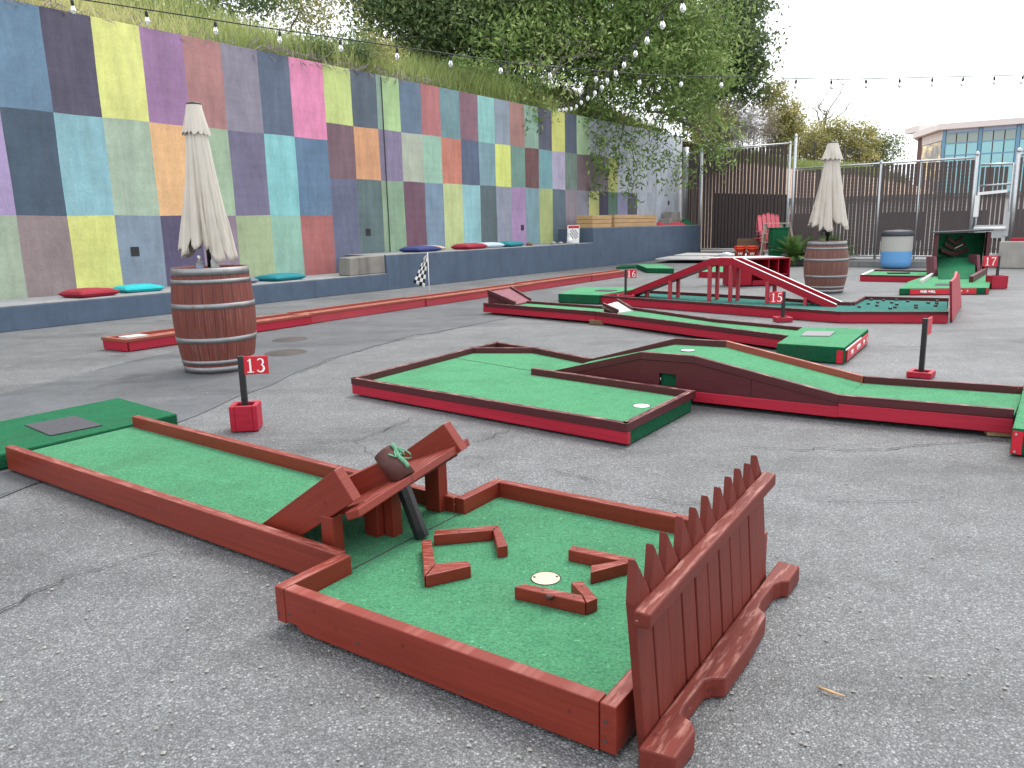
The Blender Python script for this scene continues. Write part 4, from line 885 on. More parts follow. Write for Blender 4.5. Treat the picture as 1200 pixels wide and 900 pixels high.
name_board((*tc[2],0), (*tc[1],0), .02, .115, (('FREE',.2),('LOTION',.5),('PAR',.77),('2',.93)), tp, (.06,.93))
mb = MB(); d = (Vector(tc[1])-Vector(tc[2])).normalized(); n = Vector((d.y,-d.x)); k = Vector(tc[2])+n*.004; mb.rail(k+d*.03, k+d*.52*1.6, .128, .012, -.004); mb.build('white_edge_strip', M['white'], tp)
d2 = (Vector(tc[3])-Vector(tc[2])).normalized(); n2 = Vector((-d2.y,d2.x)); k = Vector(tc[2])+n2*.006; mb = MB(); mb.rail(k+d2*.01, k+d2*.06, .12, .11, .006 if n2.dot(Vector((0,-1)))<0 else -.006); mb.build('corner_bracket', M['redsign'], tp)

# ------------------------------------------------------------------ bridge hole (16)
z16 = .14; S = lambda u, v, z=z16: at(u, v, z)[:2]
f_ = [S(702,346), S(983,365), S(1112,365)]; k_ = [S(757,340), S(900,347.5), S(973,353), S(998,354), S(1012,347), S(1112,349)]
c16 = thing('mini_golf_hole', 'mini golf hole with a red wooden bridge over teal carpet and a pegged end', 'golf hole', lerp(f_[0],k_[3],.6), 'mini golf holes in the yard')
for p, q, t in ((f_[0],f_[1],.03),(lerp(f_[1],f_[2],.006),f_[2],.03)):
    part(MB().rail(p, q, z16, .035, t*1.3), 'rail', M['maroon'], c16, .003); k = ins(p, q, .005); part(MB().rail(k[0], k[1], .104, .098, t), 'side_board', M['crimson'], c16, .003)
for p, q in zip(k_, k_[1:]):
    part(MB().rail(p, q, z16, .045, -.035), 'rail', M['maroon'], c16, .003); k = ins(p, q, -.005); part(MB().rail(k[0], k[1], .094, .088, -.03), 'side_board', M['crimson'], c16, .003)
part(MB().rail(f_[0], k_[0], z16, .13, -.03), 'end_board', M['crimson'], c16, .003)
mb = MB(); mb.prism(inset([f_[0], f_[1], f_[2], k_[5], k_[4], k_[3], k_[2], k_[1], k_[0]], .016), .03, .095); mb.build('carpet', M['turfblue'], c16)
A = at(1113,378,0); B = at(1124.5,358.5,0)
z = lambda u, v: onplane(u, v, A, B)
pts = [A, B]; mb = MB(); e1p = z(1119.3,318); e2p = z(1121.8,321); e0p = z(1112.5,329.5); em = z(1116.5,326)
n = Vector((B[1]-A[1], -(B[0]-A[0]), 0)).normalized(); 
prof = [(A[0],A[1],.01), (B[0],B[1],.01), z(1123.6,340), e2p, e1p, z(1118.2,323), em, e0p]
mb.extrude([V3(p) for p in prof], n*.025); part(mb, 'backboard', M['pinkred'], c16, .003)
for (u, v) in ((223,660),(302,663),(383,660),(457,670),(545,660),(643,668),(265,677),(355,678),(205,685),(387,690),(588,680),(643,683),(147,705),(260,697),(510,695),(635,698),(345,715),(510,710),(375,708)):
    p = at(980+u/5.4545, 230+v/5.4545, .11); mb = MB(); mb.lathe([(.021,.0955),(.021,.118),(.018,.121),(.001,.121)], 12, (p[0],p[1],0)); mb.build('peg', M['blackpipe'], c16)
br = thing('bridge', None, None, lerp(f_[0],k_[2],.5)); br.parent = c16; br.location = Vector((*lerp(f_[0],k_[2],.5),0))-c16.location
g0 = Vector((1.841,11.811)); gd = Vector((math.cos(R(-41.71)), math.sin(R(-41.71)))); gn = Vector((-gd.y,gd.x))
G = lambda a, b, z: (g0.x+gd.x*a+gn.x*b, g0.y+gd.y*a+gn.y*b, z)
prof = [(-.21,.125),(1.24,.665),(1.58,.665),(3.03,.085)]
for (x0, z0), (x1, z1) in zip(prof, prof[1:]):
    mb = MB(); mb.hexa([G(x0,.21,z0-.055),G(x1,.21,z1-.055),G(x1,.46,z1-.055),G(x0,.46,z0-.055)], [G(x0,.21,z0-.03),G(x1,.21,z1-.03),G(x1,.46,z1-.03),G(x0,.46,z0-.03)], 0, [(0,0,0),(2,0,0),(2,.2,0),(0,.2,0)]*2); part(mb, 'bridge_deck', M['brightred'], br, 0)
    for b in (.19,.452):
        mb = MB(); mb.hexa([G(x0,b,z0-.06),G(x1,b,z1-.06),G(x1,b+.028,z1-.06),G(x0,b+.028,z0-.06)], [G(x0,b,z0+.04),G(x1,b,z1+.04),G(x1,b+.028,z1+.04),G(x0,b+.028,z0+.04)], 0, [(0,0,0),(2,0,0),(2,.03,0),(0,.03,0),(0,0,.1),(2,0,.1),(2,.03,.1),(0,.03,.1)]); part(mb, 'bridge_rail', M['brightred'], br, .003)
        if x0 > 1.3:
            mb = MB(); mb.hexa([G(x0,b-.001,z0+.041),G(x1,b-.001,z1+.041),G(x1,b+.027,z1+.041),G(x0,b+.027,z0+.041)], [G(x0,b-.001,z0+.047),G(x1,b-.001,z1+.047),G(x1,b+.027,z1+.047),G(x0,b+.027,z0+.047)]); mb.build('white_edge_strip', M['white'], br)
zz = lambda a: next(z0+(z1-z0)*(a-x0)/(x1-x0) for (x0,z0),(x1,z1) in zip(prof, prof[1:]) if x0 <= a <= x1)
for u in (785,831,855.5,899,944):
    p = onplane(u, 345, G(0,.2,0), G(1,.2,0)); a = (Vector(p[:2])-g0).dot(gd)
    for b in (.205,.445):
        mb = MB(); mb.beam(G(a,b,.096), G(a,b,max(zz(a)-.058,.12)), .05, .045, up=(gd.x,gd.y,0)); part(mb, 'bridge_leg', M['pinkred'], br, .003)
mb = MB(); p = G(.12,.3,0); mb.beam(G(.1,.33,.096), G(.1,.33,.2), .06, .05, up=(gd.x,gd.y,0)); part(mb, 'bridge_leg', M['pinkred'], br, .003)
tee16 = [S(654,344,.15), S(702,345.7,.15), S(752,337.5,.15), S(680,336,.15)]
tp = tee_platform('t', 'green carpeted tee platform left of the red bridge', tee16, .15, 'turf', 'turfdark')
q = [at(u,v,.152)[:2] for u, v in ((697,341),(716,341.7),(724,340.2),(704,339.5))]; mb = MB(); mb.prism(q, .1505, .16); mb.build('rubber_pad', M['pad'], tp, .002)
k = S(696,345.3,.15); mb = MB(); mb.rail((k[0]-.0,k[1]-.03), (k[0]+.06,k[1]-.045), .12, .11, .006); mb.build('corner_bracket', M['redsign'], tp)

# ------------------------------------------------------------------ skee ball hole (17) and small lane behind it
S = lambda u, v, z=.11: at(u, v, z)[:2]
tc = [S(1054,338), S(1159,337), S(1161,329), S(1064,330)]
tp = tee_platform('t', 'green carpeted tee platform lettered skee ball in front of the cabinet', tc, .11, 'turf', 'turfdark')
P, Q = V3(tc[0]), V3(tc[1]); name_board(P, Q, .012, .098, (('SKEE  BALL',.27),('PAR',.75),('3',.87)), tp, (.12,.86))
q = [at(u,v,.112)[:2] for u, v in ((1095,334.4),(1098,332.6),(1116,332.6),(1114,334.6))]; mb = MB(); mb.prism(q, .1105, .118); mb.build('rubber_pad', M['pad'], tp, .002)
mb = MB(); k = lerp(tc[0],tc[1],.965); mb.rail((k[0],k[1]-.012), (k[0]+.035,k[1]-.016), .1, .09, .006); mb.build('corner_bracket', M['redsign'], tp)
L0, R0 = Vector(S(1092,322.5)), Vector(S(1156.5,320.5)); ex = (R0-L0).normalized(); ey = Vector((.42,.907)); WS = (R0-L0).length
K = lambda x, y, z: ((L0+ex*x+ey*y).x, (L0+ex*x+ey*y).y, z)
sk = thing('skee_ball_cabinet', 'green lined skee ball cabinet with maroon posts and three chevrons', 'skee ball game', K(WS/2,.4,0), 'mini golf holes in the yard')
lw = S(1077,332); rw = S(1140,331)
mb = MB(); mb.rail(lw, K(0,.0,0), .165, .15, -.05); part(mb, 'lane_rail', M['dirtywhite'], sk, .003)
mb = MB(); mb.rail(rw, K(WS,.0,0), .215, .2, .06); part(mb, 'lane_rail', M['maroon'], sk, .003)
mb = MB(); mb.prism([tc[3], (tc[2][0]-.05,tc[2][1]), K(WS,.3,0)[:2], K(0,.3,0)[:2]], .02, .108); mb.build('lane_carpet', M['turf'], sk)
r0, r1 = S(1100,327.5), S(1143,327)
mb = MB(); vs = []; N = 12
for i in range(N+1):
    t = i/N; zz_ = .109+.33*t**1.5
    for p, q in ((r0, K(.13,.62,0)), (r1, K(WS-.2,.62,0))): x = lerp(p[:2], q[:2], t*.9); vs.append((x[0], x[1], zz_))
mb.add(vs, [(2*i,2*i+1,2*i+3,2*i+2) for i in range(N)], 0, None, True); o = mb.build('ramp_carpet', M['turftee'], sk); so = o.modifiers.new('s', 'SOLIDIFY'); so.thickness = .02
mb = MB(); x0, x1 = vs[-2], vs[-1]; mb.prism([x0[:2], x1[:2], (x1[0]+.03,x1[1]+.06), (x0[0]+.03,x0[1]+.06)], .1, .435); mb.build('ramp_front', M['turftee'], sk)
for (p, zt) in ((K(.05,-.22,0),.47),(K(WS-.21,-.22,0),.48)):
    mb = MB(); mb.hexa(*[[(p[0]+dx,p[1]+dy+k,zq) for dx,dy in ((-.03,-.03),(.03,-.03),(.03,.25),(-.03,.25))] for k, zq in ((0,.11),(.08,zt))]); part(mb, 'ramp_cheek', M['rampmauve'], sk, .004)
H_ = .90; DEP = .8
for x in (0, WS-.07):
    mb = MB(); mb.hexa([K(x,0,.02),K(x+.07,0,.02),K(x+.07,.05,.02),K(x,.05,.02)], [K(x+.02,.1,H_),K(x+.09,.1,H_),K(x+.09,.15,H_),K(x+.02,.15,H_)]); part(mb, 'corner_post', M['maroon'], sk, .004)
for x in (.0, WS-.03):
    mb = MB(); mb.hexa([K(x+.02,.052,.02),K(x+.045,.052,.02),K(x+.045,DEP,.02),K(x+.02,DEP,.02)], [K(x+.04,.152,H_),K(x+.065,.152,H_),K(x+.065,DEP,H_),K(x+.04,DEP,H_)]); part(mb, 'side_panel', M['hump'], sk, 0)
mb = MB(); mb.hexa([K(.05,DEP-.06,.02),K(WS-.03,DEP-.06,.02),K(WS-.03,DEP,.02),K(.05,DEP,.02)], [K(.07,DEP-.06,H_-.01),K(WS,DEP-.06,H_-.01),K(WS,DEP,H_-.01),K(.07,DEP,H_-.01)]); mb.build('back_panel', M['turftee'], sk)
mb = MB(); mb.hexa([K(-.02,.04,H_+.002),K(WS+.06,.04,H_+.03),K(WS+.06,DEP+.06,H_+.03),K(-.02,DEP+.06,H_+.002)], [K(-.02,.04,H_+.03),K(WS+.06,.04,H_+.058),K(WS+.06,DEP+.06,H_+.058),K(-.02,DEP+.06,H_+.03)]); part(mb, 'roof', M['pad'], sk, .003)
for i, (zc, hw, y) in enumerate(((.70,.17,DEP-.07),(.585,.22,DEP-.08),(.47,.29,DEP-.10))):
    mb = MB(); xc = WS*.43
    for s in (-1,1):
        a, b = K(xc,y,zc), K(xc+s*hw,y,zc+.105); u_ = [(a[0],a[1],a[2]-.045),(b[0],b[1],b[2]-.045),(b[0],b[1],b[2]+.03),(a[0],a[1],a[2]+.03)]
        mb.extrude(u_, Vector((-ey.x*.08,-ey.y*.08,0)))
    part(mb, 'chevron', M['maroon'], sk, .003)
mb = MB(); a, b = K(WS*.43+.0,DEP-.168,.59), K(WS*.43+.17,DEP-.168,.668); mb.beam(a, b, .006, .012); mb.build('white_edge_strip', M['white'], sk)
# small lane left of it
c0, c1, c2 = at(1008,322,.13)[:2], at(1022,316,.13)[:2], at(1092,317,.13)[:2]; c3 = tuple(Vector(c0)+(Vector(c2)-Vector(c1)))
c3 = at(1093,323.5,.13)[:2]
sm = thing('mini_golf_hole', 'small low red box of green carpet behind the skee ball cabinet', 'golf hole', lerp(c0,c2,.5), 'mini golf holes in the yard')
for p, q, m in ((c0,c3,'maroon'),(c1,c0,'white'),(c2,c1,'maroon'),(c3,c2,'maroon')):
    part(MB().rail(p, q, .132, .03, .05), 'rail', M[m], sm, .003); k = ins(p, q, .004); part(MB().rail(k[0], k[1], .101, .095, .03), 'side_board', M['crimson'], sm, 0)
mb = MB(); mb.prism(inset([c0,c3,c2,c1], .016), .02, .1); mb.build('carpet', M['turf'], sm)
p, q = at(1040,321,.1), at(1066,320.8,.1); mb = MB(); mb.beam((p[0],p[1],.1005), (q[0],q[1],.1005), .07, .03, 'bot'); mb.build('bumper', M['black'], sm, .003)

# ------------------------------------------------------------------ long timber track along the ledge
t0, t1 = Vector(at(149,413)[:2]), Vector(at(694,330)[:2]); td = (t1-t0).normalized(); tn = Vector((-td.y,td.x)); LT = (Vector(at(757,322.5)[:2])-t0).dot(td)
tr = thing('mini_golf_hole', 'long straight red timber trough hole running beside the ledge', 'golf hole', t0+td*LT/2, 'mini golf holes in the yard')
cuts = [0, (Vector(at(368,380)[:2])-t0).dot(td), (Vector(at(510,360)[:2])-t0).dot(td), (Vector(at(616,340)[:2])-t0).dot(td), (Vector(at(694,330)[:2])-t0).dot(td), LT]
WT = .46
for i in range(5):
    s0, s1 = cuts[i]+.006, cuts[i+1]-.006; dx = (.0,.02,.0,.015,.0)[i]; Tq = lambda s, n: tuple(t0+td*s+tn*(n+dx))
    sec = thing('trough_section', None, None, (*Tq((s0+s1)/2, WT/2),0)); sec.parent = tr; sec.location = Vector((*Tq((s0+s1)/2, WT/2),0))-tr.location
    zt = .135+.008*(i%2)
    mf = M['crimson'] if i == 0 else M['pinkred']
    part(MB().rail(Tq(s0,0), Tq(s1,0), zt-.032, zt-.04, .035), 'side_board', mf, sec, .003); part(MB().rail(Tq(s0,-.008), Tq(s1,-.008), zt, .031, .055), 'cap_board', M['trackcap'], sec, .003)
    part(MB().rail(Tq(s0,WT), Tq(s1,WT), zt-.032, zt-.04, -.035), 'side_board', mf, sec, .003); part(MB().rail(Tq(s0,WT+.008), Tq(s1,WT+.008), zt, .031, -.055), 'cap_board', M['trackcap'], sec, .003)
    mb = MB(); mb.prism([Tq(s0,.036),Tq(s1,.036),Tq(s1,WT-.036),Tq(s0,WT-.036)], .03, zt-.03); part(mb, 'trough_floor', M['trackcap'], sec, 0)
    if i == 0:
        part(MB().rail(Tq(s0-.001,.0), Tq(s0-.001,WT), zt-.0325, zt-.04, -.03), 'end_board', M['crimson'], sec, .003); part(MB().rail(Tq(s0-.01,-.01), Tq(s0-.01,WT+.01), zt+.001, .031, -.05), 'end_cap', M['trackcap'], sec, .003)
        mb = MB(); mb.prism([Tq(s0+.1,.14),Tq(s0+.34,.14),Tq(s0+.34,WT-.14),Tq(s0+.1,WT-.14)], zt-.029, zt+.004); part(mb, 'pale_plate', M['dirtywhite'], sec, .003)
t18 = [at(u,v,.13)[:2] for u, v in ((758,314),(790,314.5),(776,309.5),(746,309.5))]
tee_platform('t', 'dark green tee platform at the far end of the long red track', t18, .13, 'turf', 'turfdark')
t19 = [at(u,v,.05)[:2] for u, v in ((722,313.5),(748,312.3),(752,310.3),(728,311.2))]
mb = MB(); mb.prism(t19, .006, .06); o = mb.build('green_mat', M['turfdark'], None, .004, loc=t19[0]); tag(o, 'thin dark green mat between the ledge and the far end of the long track', 'mat')
# red sided green platform under the bridge in the distance
q = [at(u,v,.13)[:2] for u, v in ((819,318.5),(862,319.5),(866,311.5),(826,311))]
rb_ = thing('mini_golf_hole', 'short red sided box with green carpet seen under the bridge', 'golf hole', lerp(q[0],q[2],.5), 'mini golf holes in the yard')
for i in range(4): part(MB().rail(q[i], q[(i+1)%4], .135, .13, .04), 'side_board', M['brightred'], rb_, .003)
mb = MB(); mb.prism(inset(q, .02), .02, .11); mb.build('carpet', M['turf'], rb_)
# checkered flag
fp = at(503.5,346,.0); p = (fp[0], fp[1]); fl = thing('checkered_flag', 'small black and white checkered flag on a white pole beside the long track', 'flag', p)
tp_ = onplane(501,296,p,(p[0]+1,p[1])); mb = MB(); mb.tube([(p[0],p[1],.0), (tp_[0]+.0,p[1],tp_[2])], .008, 8); mb.build('pole', M['white'], fl)
mb = MB(); nx, nz = 4, 8; vs = []
tl, tr_, bl, brr = [Vector(onplane(u,v,p,(p[0]+1,p[1]))) for u, v in ((497.5,300.5),(501.3,297),(484,331),(501.8,318))]
bl2 = Vector(onplane(491.5,337.5,p,(p[0]+1,p[1])))
for j in range(nz+1):
    for i in range(nx+1):
        t, s_ = j/nz, i/nx
        a = tl.lerp(bl, t); b = tr_.lerp(Vector(onplane(497.5,336,p,(p[0]+1,p[1]))), t) if t > 0 else tr_
        x = a.lerp(b, s_); x = x+Vector((0,.03*math.sin(7*s_+3*t),-.02*s_*t)); vs.append(x)
for j in range(nz):
    for i in range(nx): mb.f.append((j*(nx+1)+i,(j+1)*(nx+1)+i,(j+1)*(nx+1)+i+1,j*(nx+1)+i+1)); mb.m.append((i+j)%2); mb.sm.append(True)
mb.v = [tuple(v) for v in vs]; mb.g = mb.v; o = mb.build('flag_cloth', [M['white'],M['black']], fl); so = o.modifiers.new('s', 'SOLIDIFY'); so.thickness = .003

# ------------------------------------------------------------------ red cabinet, boards, ladder, chairs, buckets
c0 = Vector(at(862,336.5)[:2]); c1 = Vector(at(925,334)[:2]); dx = (c1-c0).normalized(); dy = Vector((-dx.y,dx.x)); WC = (c1-c0).length; DC, HC = .55, .50
Cc = lambda x, y: tuple(c0+dx*x+dy*y)
cb_ = thing('red_cabinet', 'open fronted red wooden cabinet with dividers standing behind the bridge', 'cabinet', Cc(WC/2,DC/2))
mb = MB(); mb.rail(Cc(0,0), Cc(0,DC), HC, HC-.01, -.025); part(mb, 'side_panel', M['brightred'], cb_, .003)
mb = MB(); mb.rail(Cc(WC,0), Cc(WC,DC), HC, HC-.01, .025); part(mb, 'side_panel', M['brightred'], cb_, .003)
mb = MB(); mb.rail(Cc(.026,DC), Cc(WC-.026,DC), HC, HC-.01, -.02); part(mb, 'back_panel', M['brightred'], cb_, 0)
mb = MB(); mb.prism([Cc(0,-.01),Cc(WC,-.01),Cc(WC,DC),Cc(0,DC)], HC+.001, HC+.025); part(mb, 'top_panel', M['brightred'], cb_, .003)
mb = MB(); mb.prism([Cc(.027,.03),Cc(WC-.027,.03),Cc(WC-.027,DC-.03),Cc(.027,DC-.03)], .02, .045); part(mb, 'shelf', M['brightred'], cb_, 0)
for x in (.30*WC,.62*WC,.80*WC): mb = MB(); mb.rail(Cc(x,.02), Cc(x,DC-.03), HC-.001, HC-.05, .02); part(mb, 'divider', M['brightred'], cb_, .002)
mb = MB(); mb.prism([Cc(.62*WC+.021,.02),Cc(WC-.027,.02),Cc(WC-.027,DC-.03),Cc(.62*WC+.021,DC-.03)], .2, .22); part(mb, 'shelf', M['brightred'], cb_, 0)
mb = MB(); mb.rail(Cc(.03,.0), Cc(.29*WC,.0), HC-.002, HC-.03, .018); part(mb, 'front_panel', M['brightred'], cb_, .002)
mb = MB(); mb.rail(Cc(.31*WC,-.002), Cc(.61*WC,-.002), .11, .09, .018); part(mb, 'front_panel', M['brightred'], cb_, .002)
mb = MB(); mb.prism([Cc(-.02,-.02),Cc(WC*.9,.02),Cc(WC*.86,DC+.1),Cc(-.3,DC+.3)], HC+.027, HC+.042); tag(mb.build('white_board', M['dirtywhite'], None, .003, loc=Cc(.4,.3)), 'thin white board lying on top of the red cabinet', 'board', 'white boards')
def board(px, z0, z1, lab):
    q = [at(u,v,z1)[:2] for u, v in px]; mb = MB(); mb.prism(q, z0, z1); tag(mb.build('white_board', M['dirtywhite'], None, .003, loc=q[0]), lab, 'board', 'white boards')
board(((768,303),(855,303.5),(858,299.3),(785,300.0)), .1, .14, 'long white board lying across low blocks behind the bridge, front of the stack')
board(((790,298.8),(858,299),(870,297),(806,296)), .143, .17, 'long white board behind the front white board, farther from the bridge')
board(((858,300.0),(866,301.2),(897,294.6),(891,294)), .173, .2, 'narrow grey white plank angled towards the ladder')
ZP = .22
# raised pad, kerb
F0, T1, F1, F2 = Vector((7.3,29.8)), Vector(far(920,300,27.5)[:2]), Vector(far(926,300,22.6)[:2]), Vector((12.4,18.9)); FE = F1+(F2-F1)*1.45
fd = (F2-F1).normalized(); fn = Vector((fd.y,-fd.x)); fn = fn if fn.dot(Vector((-1,-1))) > 0 else -fn
kerb = [Vector(p) for p in ((6.6,23.6),(7.4,22.5),(8.1,21.4),(8.8,20.2),(9.6,19.3),(12.0,18.35),(15.5,17.0))]
mb = MB()
for a, b in zip(kerb, kerb[1:]): mb.rail(tuple(a.lerp(b,.002)), tuple(b), .16, .16, .16)
struct(mb.build('kerb', M['conc_dark'], None, .012))
kin = [k+Vector((.12,.1)) for k in kerb]; mb = MB(); mb.prism([tuple(k) for k in kin]+[tuple(kin[-1]+Vector((3,3))), (14,24), (11.5,29), (8.0,31), W(24.2,.5,0)[:2], W(24.12,-.05,0)[:2], (6.5,27.2)], .002, .15)
struct(mb.build('raised_pad', M['asphalt']))
def pad(u, d): d_ = sight(u, 300); return (float(d_[0]/d_[1]*d), d, .152)
# ladder (wooden A-frame)
p = pad(906,22.0); ld = thing('step_ladder', 'paint spattered wooden step ladder standing open in front of the fence', 'ladder', p)
lu = Vector((.95,-.30,0)).normalized(); lv = Vector((.3,.95,0)).normalized(); P = V3(p)
Lp = lambda x, y, z: P+lu*x+lv*y+Vector((0,0,z))
for x in (-.27,.16):
    mb = MB(); mb.beam(Lp(x-.06,-.12,0), Lp(x+.03,.0,.98), .04, .10); part(mb, 'side_rail', M['ladder'], ld, .003)
for x in (.33,.55): mb = MB(); mb.beam(Lp(x+.1,.35,0), Lp(x-.15,.05,.96), .035, .08); part(mb, 'rear_rail', M['ladder'], ld, .003)
for k in range(3): mb = MB(); mb.beam(Lp(-.29,-.09+.03*k,.24+.24*k), Lp(.16,-.09+.03*k,.24+.24*k), .1, .03); part(mb, 'step', M['ladder'], ld, .002)
mb = MB(); mb.beam(Lp(-.28,.02,1.0), Lp(.42,.02,1.0), .18, .03); part(mb, 'top_cap', M['ladder'], ld, .003)
p = pad(909.5,21.6); mb = MB(); q0 = [(-.17,-.15),(.17,-.15),(.17,.15),(-.17,.15)]
mb.hexa([(p[0]+a*1.0,p[1]+b,p[2]) for a,b in q0], [(p[0]+a*1.35+.04,p[1]+b*1.3,p[2]+.85) for a,b in q0]); gb = thing('green_bin', 'tall dark green bin standing under the step ladder', 'bin', p); mb.build('bin_body', M['turfdark'], gb, .02)
mb = MB(); mb.hexa([(p[0]+a*1.42+.04,p[1]+b*1.4,p[2]+.851) for a,b in q0], [(p[0]+a*1.42+.04,p[1]+b*1.4,p[2]+.89) for a,b in q0]); mb.build('bin_rim', M['turfdark'], gb, .005)
# stack of adirondack chairs
def adk(p, dz, dy, lab, m2):
    t = thing('adirondack_chair', lab, 'chair', (p[0],p[1]+dy,p[2]+dz), 'stacked slatted garden chairs'); P = Vector((p[0],p[1]+dy,p[2]+dz))
    for i in range(5):
        x = -.26+.13*i; mb = MB(); vs = []; Lk = 1.0-.04*abs(i-2)
        for k in range(7):
            u = k/6; w = .055
            vs += [P+Vector((x-w, .10+.30*u, .28+Lk*.78*u)), P+Vector((x+w, .10+.30*u, .28+Lk*.78*u))]
        topc = P+Vector((x, .10+.30, .28+Lk*.78)); tt = [topc+Vector((.055*math.cos(R(a)), .01, .055*math.sin(R(a)))) for a in range(0,181,30)]
        n0 = len(vs); vs += tt; fs = [(2*k,2*k+1,2*k+3,2*k+2) for k in range(6)]+[tuple(n0+k for k in range(7))]
        mb.add(vs, fs); o = mb.build('back_slat', m2, t); so = o.modifiers.new('s', 'SOLIDIFY'); so.thickness = .02
    mb = MB()
    for k in range(5): mb.beam(P+Vector((-.28,-.32+.1*k,.36-.03*k)), P+Vector((.28,-.32+.1*k,.36-.03*k)), .085, .02)
    mb.build('seat', m2, t)
    for s in (-1,1):
        mb = MB(); mb.beam(P+Vector((s*.31,-.36,0)), P+Vector((s*.31,-.34,.56)), .1, .03, up=(1,0,0)); mb.build('leg', m2, t)
        mb = MB(); mb.beam(P+Vector((s*.29,.38,.0)), P+Vector((s*.29,-.32,.36)), .03, .11); mb.build('leg', m2, t)
        mb = MB(); mb.beam(P+Vector((s*.34,-.42,.575)), P+Vector((s*.34,.28,.575)), .13, .022); mb.build('armrest', m2, t)
    return t
p = pad(902,23.0); adk(p, 0, .0, 'faded red garden chair at the bottom of the stack behind the ladder', M['pinkchair']); adk(p, .2, -.12, 'faded red garden chair on top of the stack behind the ladder', M['pinkchair']); adk(p, .1, -.03, 'mauve garden chair in the middle of the stack behind the ladder', M['mauvechair'])
def bucket(u, d, lab):
    p = pad(u, d); t = thing('orange_bucket', lab, 'bucket', p, 'orange buckets by the fence'); mb = MB(); mb.lathe([(.001,.01),(.135,0),(.16,.36),(.168,.36),(.168,.385),(.155,.385),(.13,.03),(.001,.03)], 28, p); mb.build('bucket_body', M['orange'], t)
    mb = MB(); mb.lathe([(.155,.30),(.172,.30),(.174,.335),(.158,.335)], 28, p); mb.build('bucket_rim', M['orange'], t)
    mb = MB(); mb.tube([(p[0]-.165,p[1],p[2]+.34)]+[(p[0]+.17*math.cos(R(a)), p[1]-.12*abs(math.sin(R(a))), p[2]+.34-.2*math.sin(R(a))) for a in range(170,9,-20)]+[(p[0]+.165,p[1],p[2]+.34)], .006, 6); mb.build('handle', M['steel'], t)
    mb = MB()
    for k in range(3): mb.tube([(p[0]-.10+.045*k, p[1]-.155, p[2]+.13), (p[0]-.07+.045*k, p[1]-.16, p[2]+.2)], .012, 6)
    mb.build('white_print', M['white'], t)
bucket(867,22.4,'left orange bucket beside the white plastic bag'); bucket(881,22.2,'right orange bucket beside the step ladder')
p = pad(880,23.2); mb = MB()
for k in range(3): mb.beam((p[0]-.42,p[1],p[2]+.30+.11*k), (p[0]+.42,p[1]-.1,p[2]+.30+.11*k), .03, .105)
for s in (-.38,.38): mb.beam((p[0]+s,p[1]+.04,p[2]), (p[0]+s,p[1]+.04,p[2]+.58), .05, .05, up=(1,0,0))
tag(mb.build('plank_pallet', M['oldtimber'], None, .003, loc=p), 'brown plank pallet standing behind the orange buckets', 'pallet')
p = pad(851,23.2); mb = MB(); vs = []; n = 12
for j in range(8):
    for i in range(n):
        th = 2*math.pi*i/n; f = math.sin(math.pi*(j+.35)/8.2); r = .2*f*random.uniform(.7,1.15); vs.append((p[0]+1.2*r*math.cos(th), p[1]+.8*r*math.sin(th), p[2]+.2*(j/7)**1.1*random.uniform(.85,1.1)))
mb.add(vs, [(j*n+i,j*n+(i+1)%n,(j+1)*n+(i+1)%n,(j+1)*n+i) for j in range(7) for i in range(n)], 0, None, True); tag(mb.build('plastic_bag', M['plastic'], loc=p), 'crumpled white plastic bag on the ground at the tall fence', 'bag')
# trash can
p = at(1049,314.5); tcn = thing('trash_can', 'round trash can, pale grey above and light blue below, with a dark lid', 'trash can', p)
mb = MB(); mb.lathe([(.001,.01),(.24,.01),(.30,.03),(.335,.09),(.345,.16)], 40, p); mb.lathe([(.345,.16),(.35,.42)], 40, p); mb.build('blue_body', M['canblue'], tcn)
mb = MB(); mb.lathe([(.3505,.42),(.352,.80)], 40, p); mb.build('grey_body', M['cangrey'], tcn)
mb = MB(); mb.lathe([(.365,.785),(.37,.80),(.365,.895),(.30,.915),(.25,.93),(.08,.935),(.08,.95),(.001,.95)], 40, p); mb.build('lid', M['lid'], tcn)
# palm like plant behind the far barrel
def fronds(p, n, L, lab, sd):
    rnd = random.Random(sd); mb = MB(); tint = []
    for i in range(n):
        th = rnd.uniform(0, 2*math.pi); el = rnd.uniform(.25,1.25); c = V3(p); d = Vector((math.cos(th)*math.cos(el), math.sin(th)*math.cos(el), math.sin(el))); pts = [c]
        for k in range(8): d = (d+Vector((0,0,-.11))).normalized(); pts.append(pts[-1]+d*L/8)
        tt = rnd.random()
        for k in range(1, 9):
            a = (pts[k]-pts[k-1]).normalized(); sdv = a.cross(Vector((0,0,1))); sdv = sdv.normalized() if sdv.length > .01 else Vector((1,0,0))
            for s in (-1,1):
                for h in (0,.5):
                    b = pts[k-1].lerp(pts[k], h); tip = b+(sdv*s*.75+a*.8+Vector((0,0,-.15))).normalized()*L*.34*(1-.4*k/9); w = a*.018
                    mb.add([b-w, b+w, tip], [(0,1,2)]); tint.append(min(1,max(0,tt+rnd.uniform(-.2,.2))))
    o = mb.build('fronds', M['leafF'], None, loc=p); ta = o.data.attributes.new('tint', 'FLOAT', 'FACE'); ta.data.foreach_set('value', np.array(tint, dtype=np.float32))
    return tag(o, lab, 'plant', 'palm plants by the fence')
p = pad(931,21.3); fronds((p[0],p[1],.2), 60, .75, 'bushy green palm plant left of the far barrel', 5)
p = pad(975,20.9); fronds((p[0],p[1],.2), 46, .75, 'green palm plant behind the far barrel', 6)
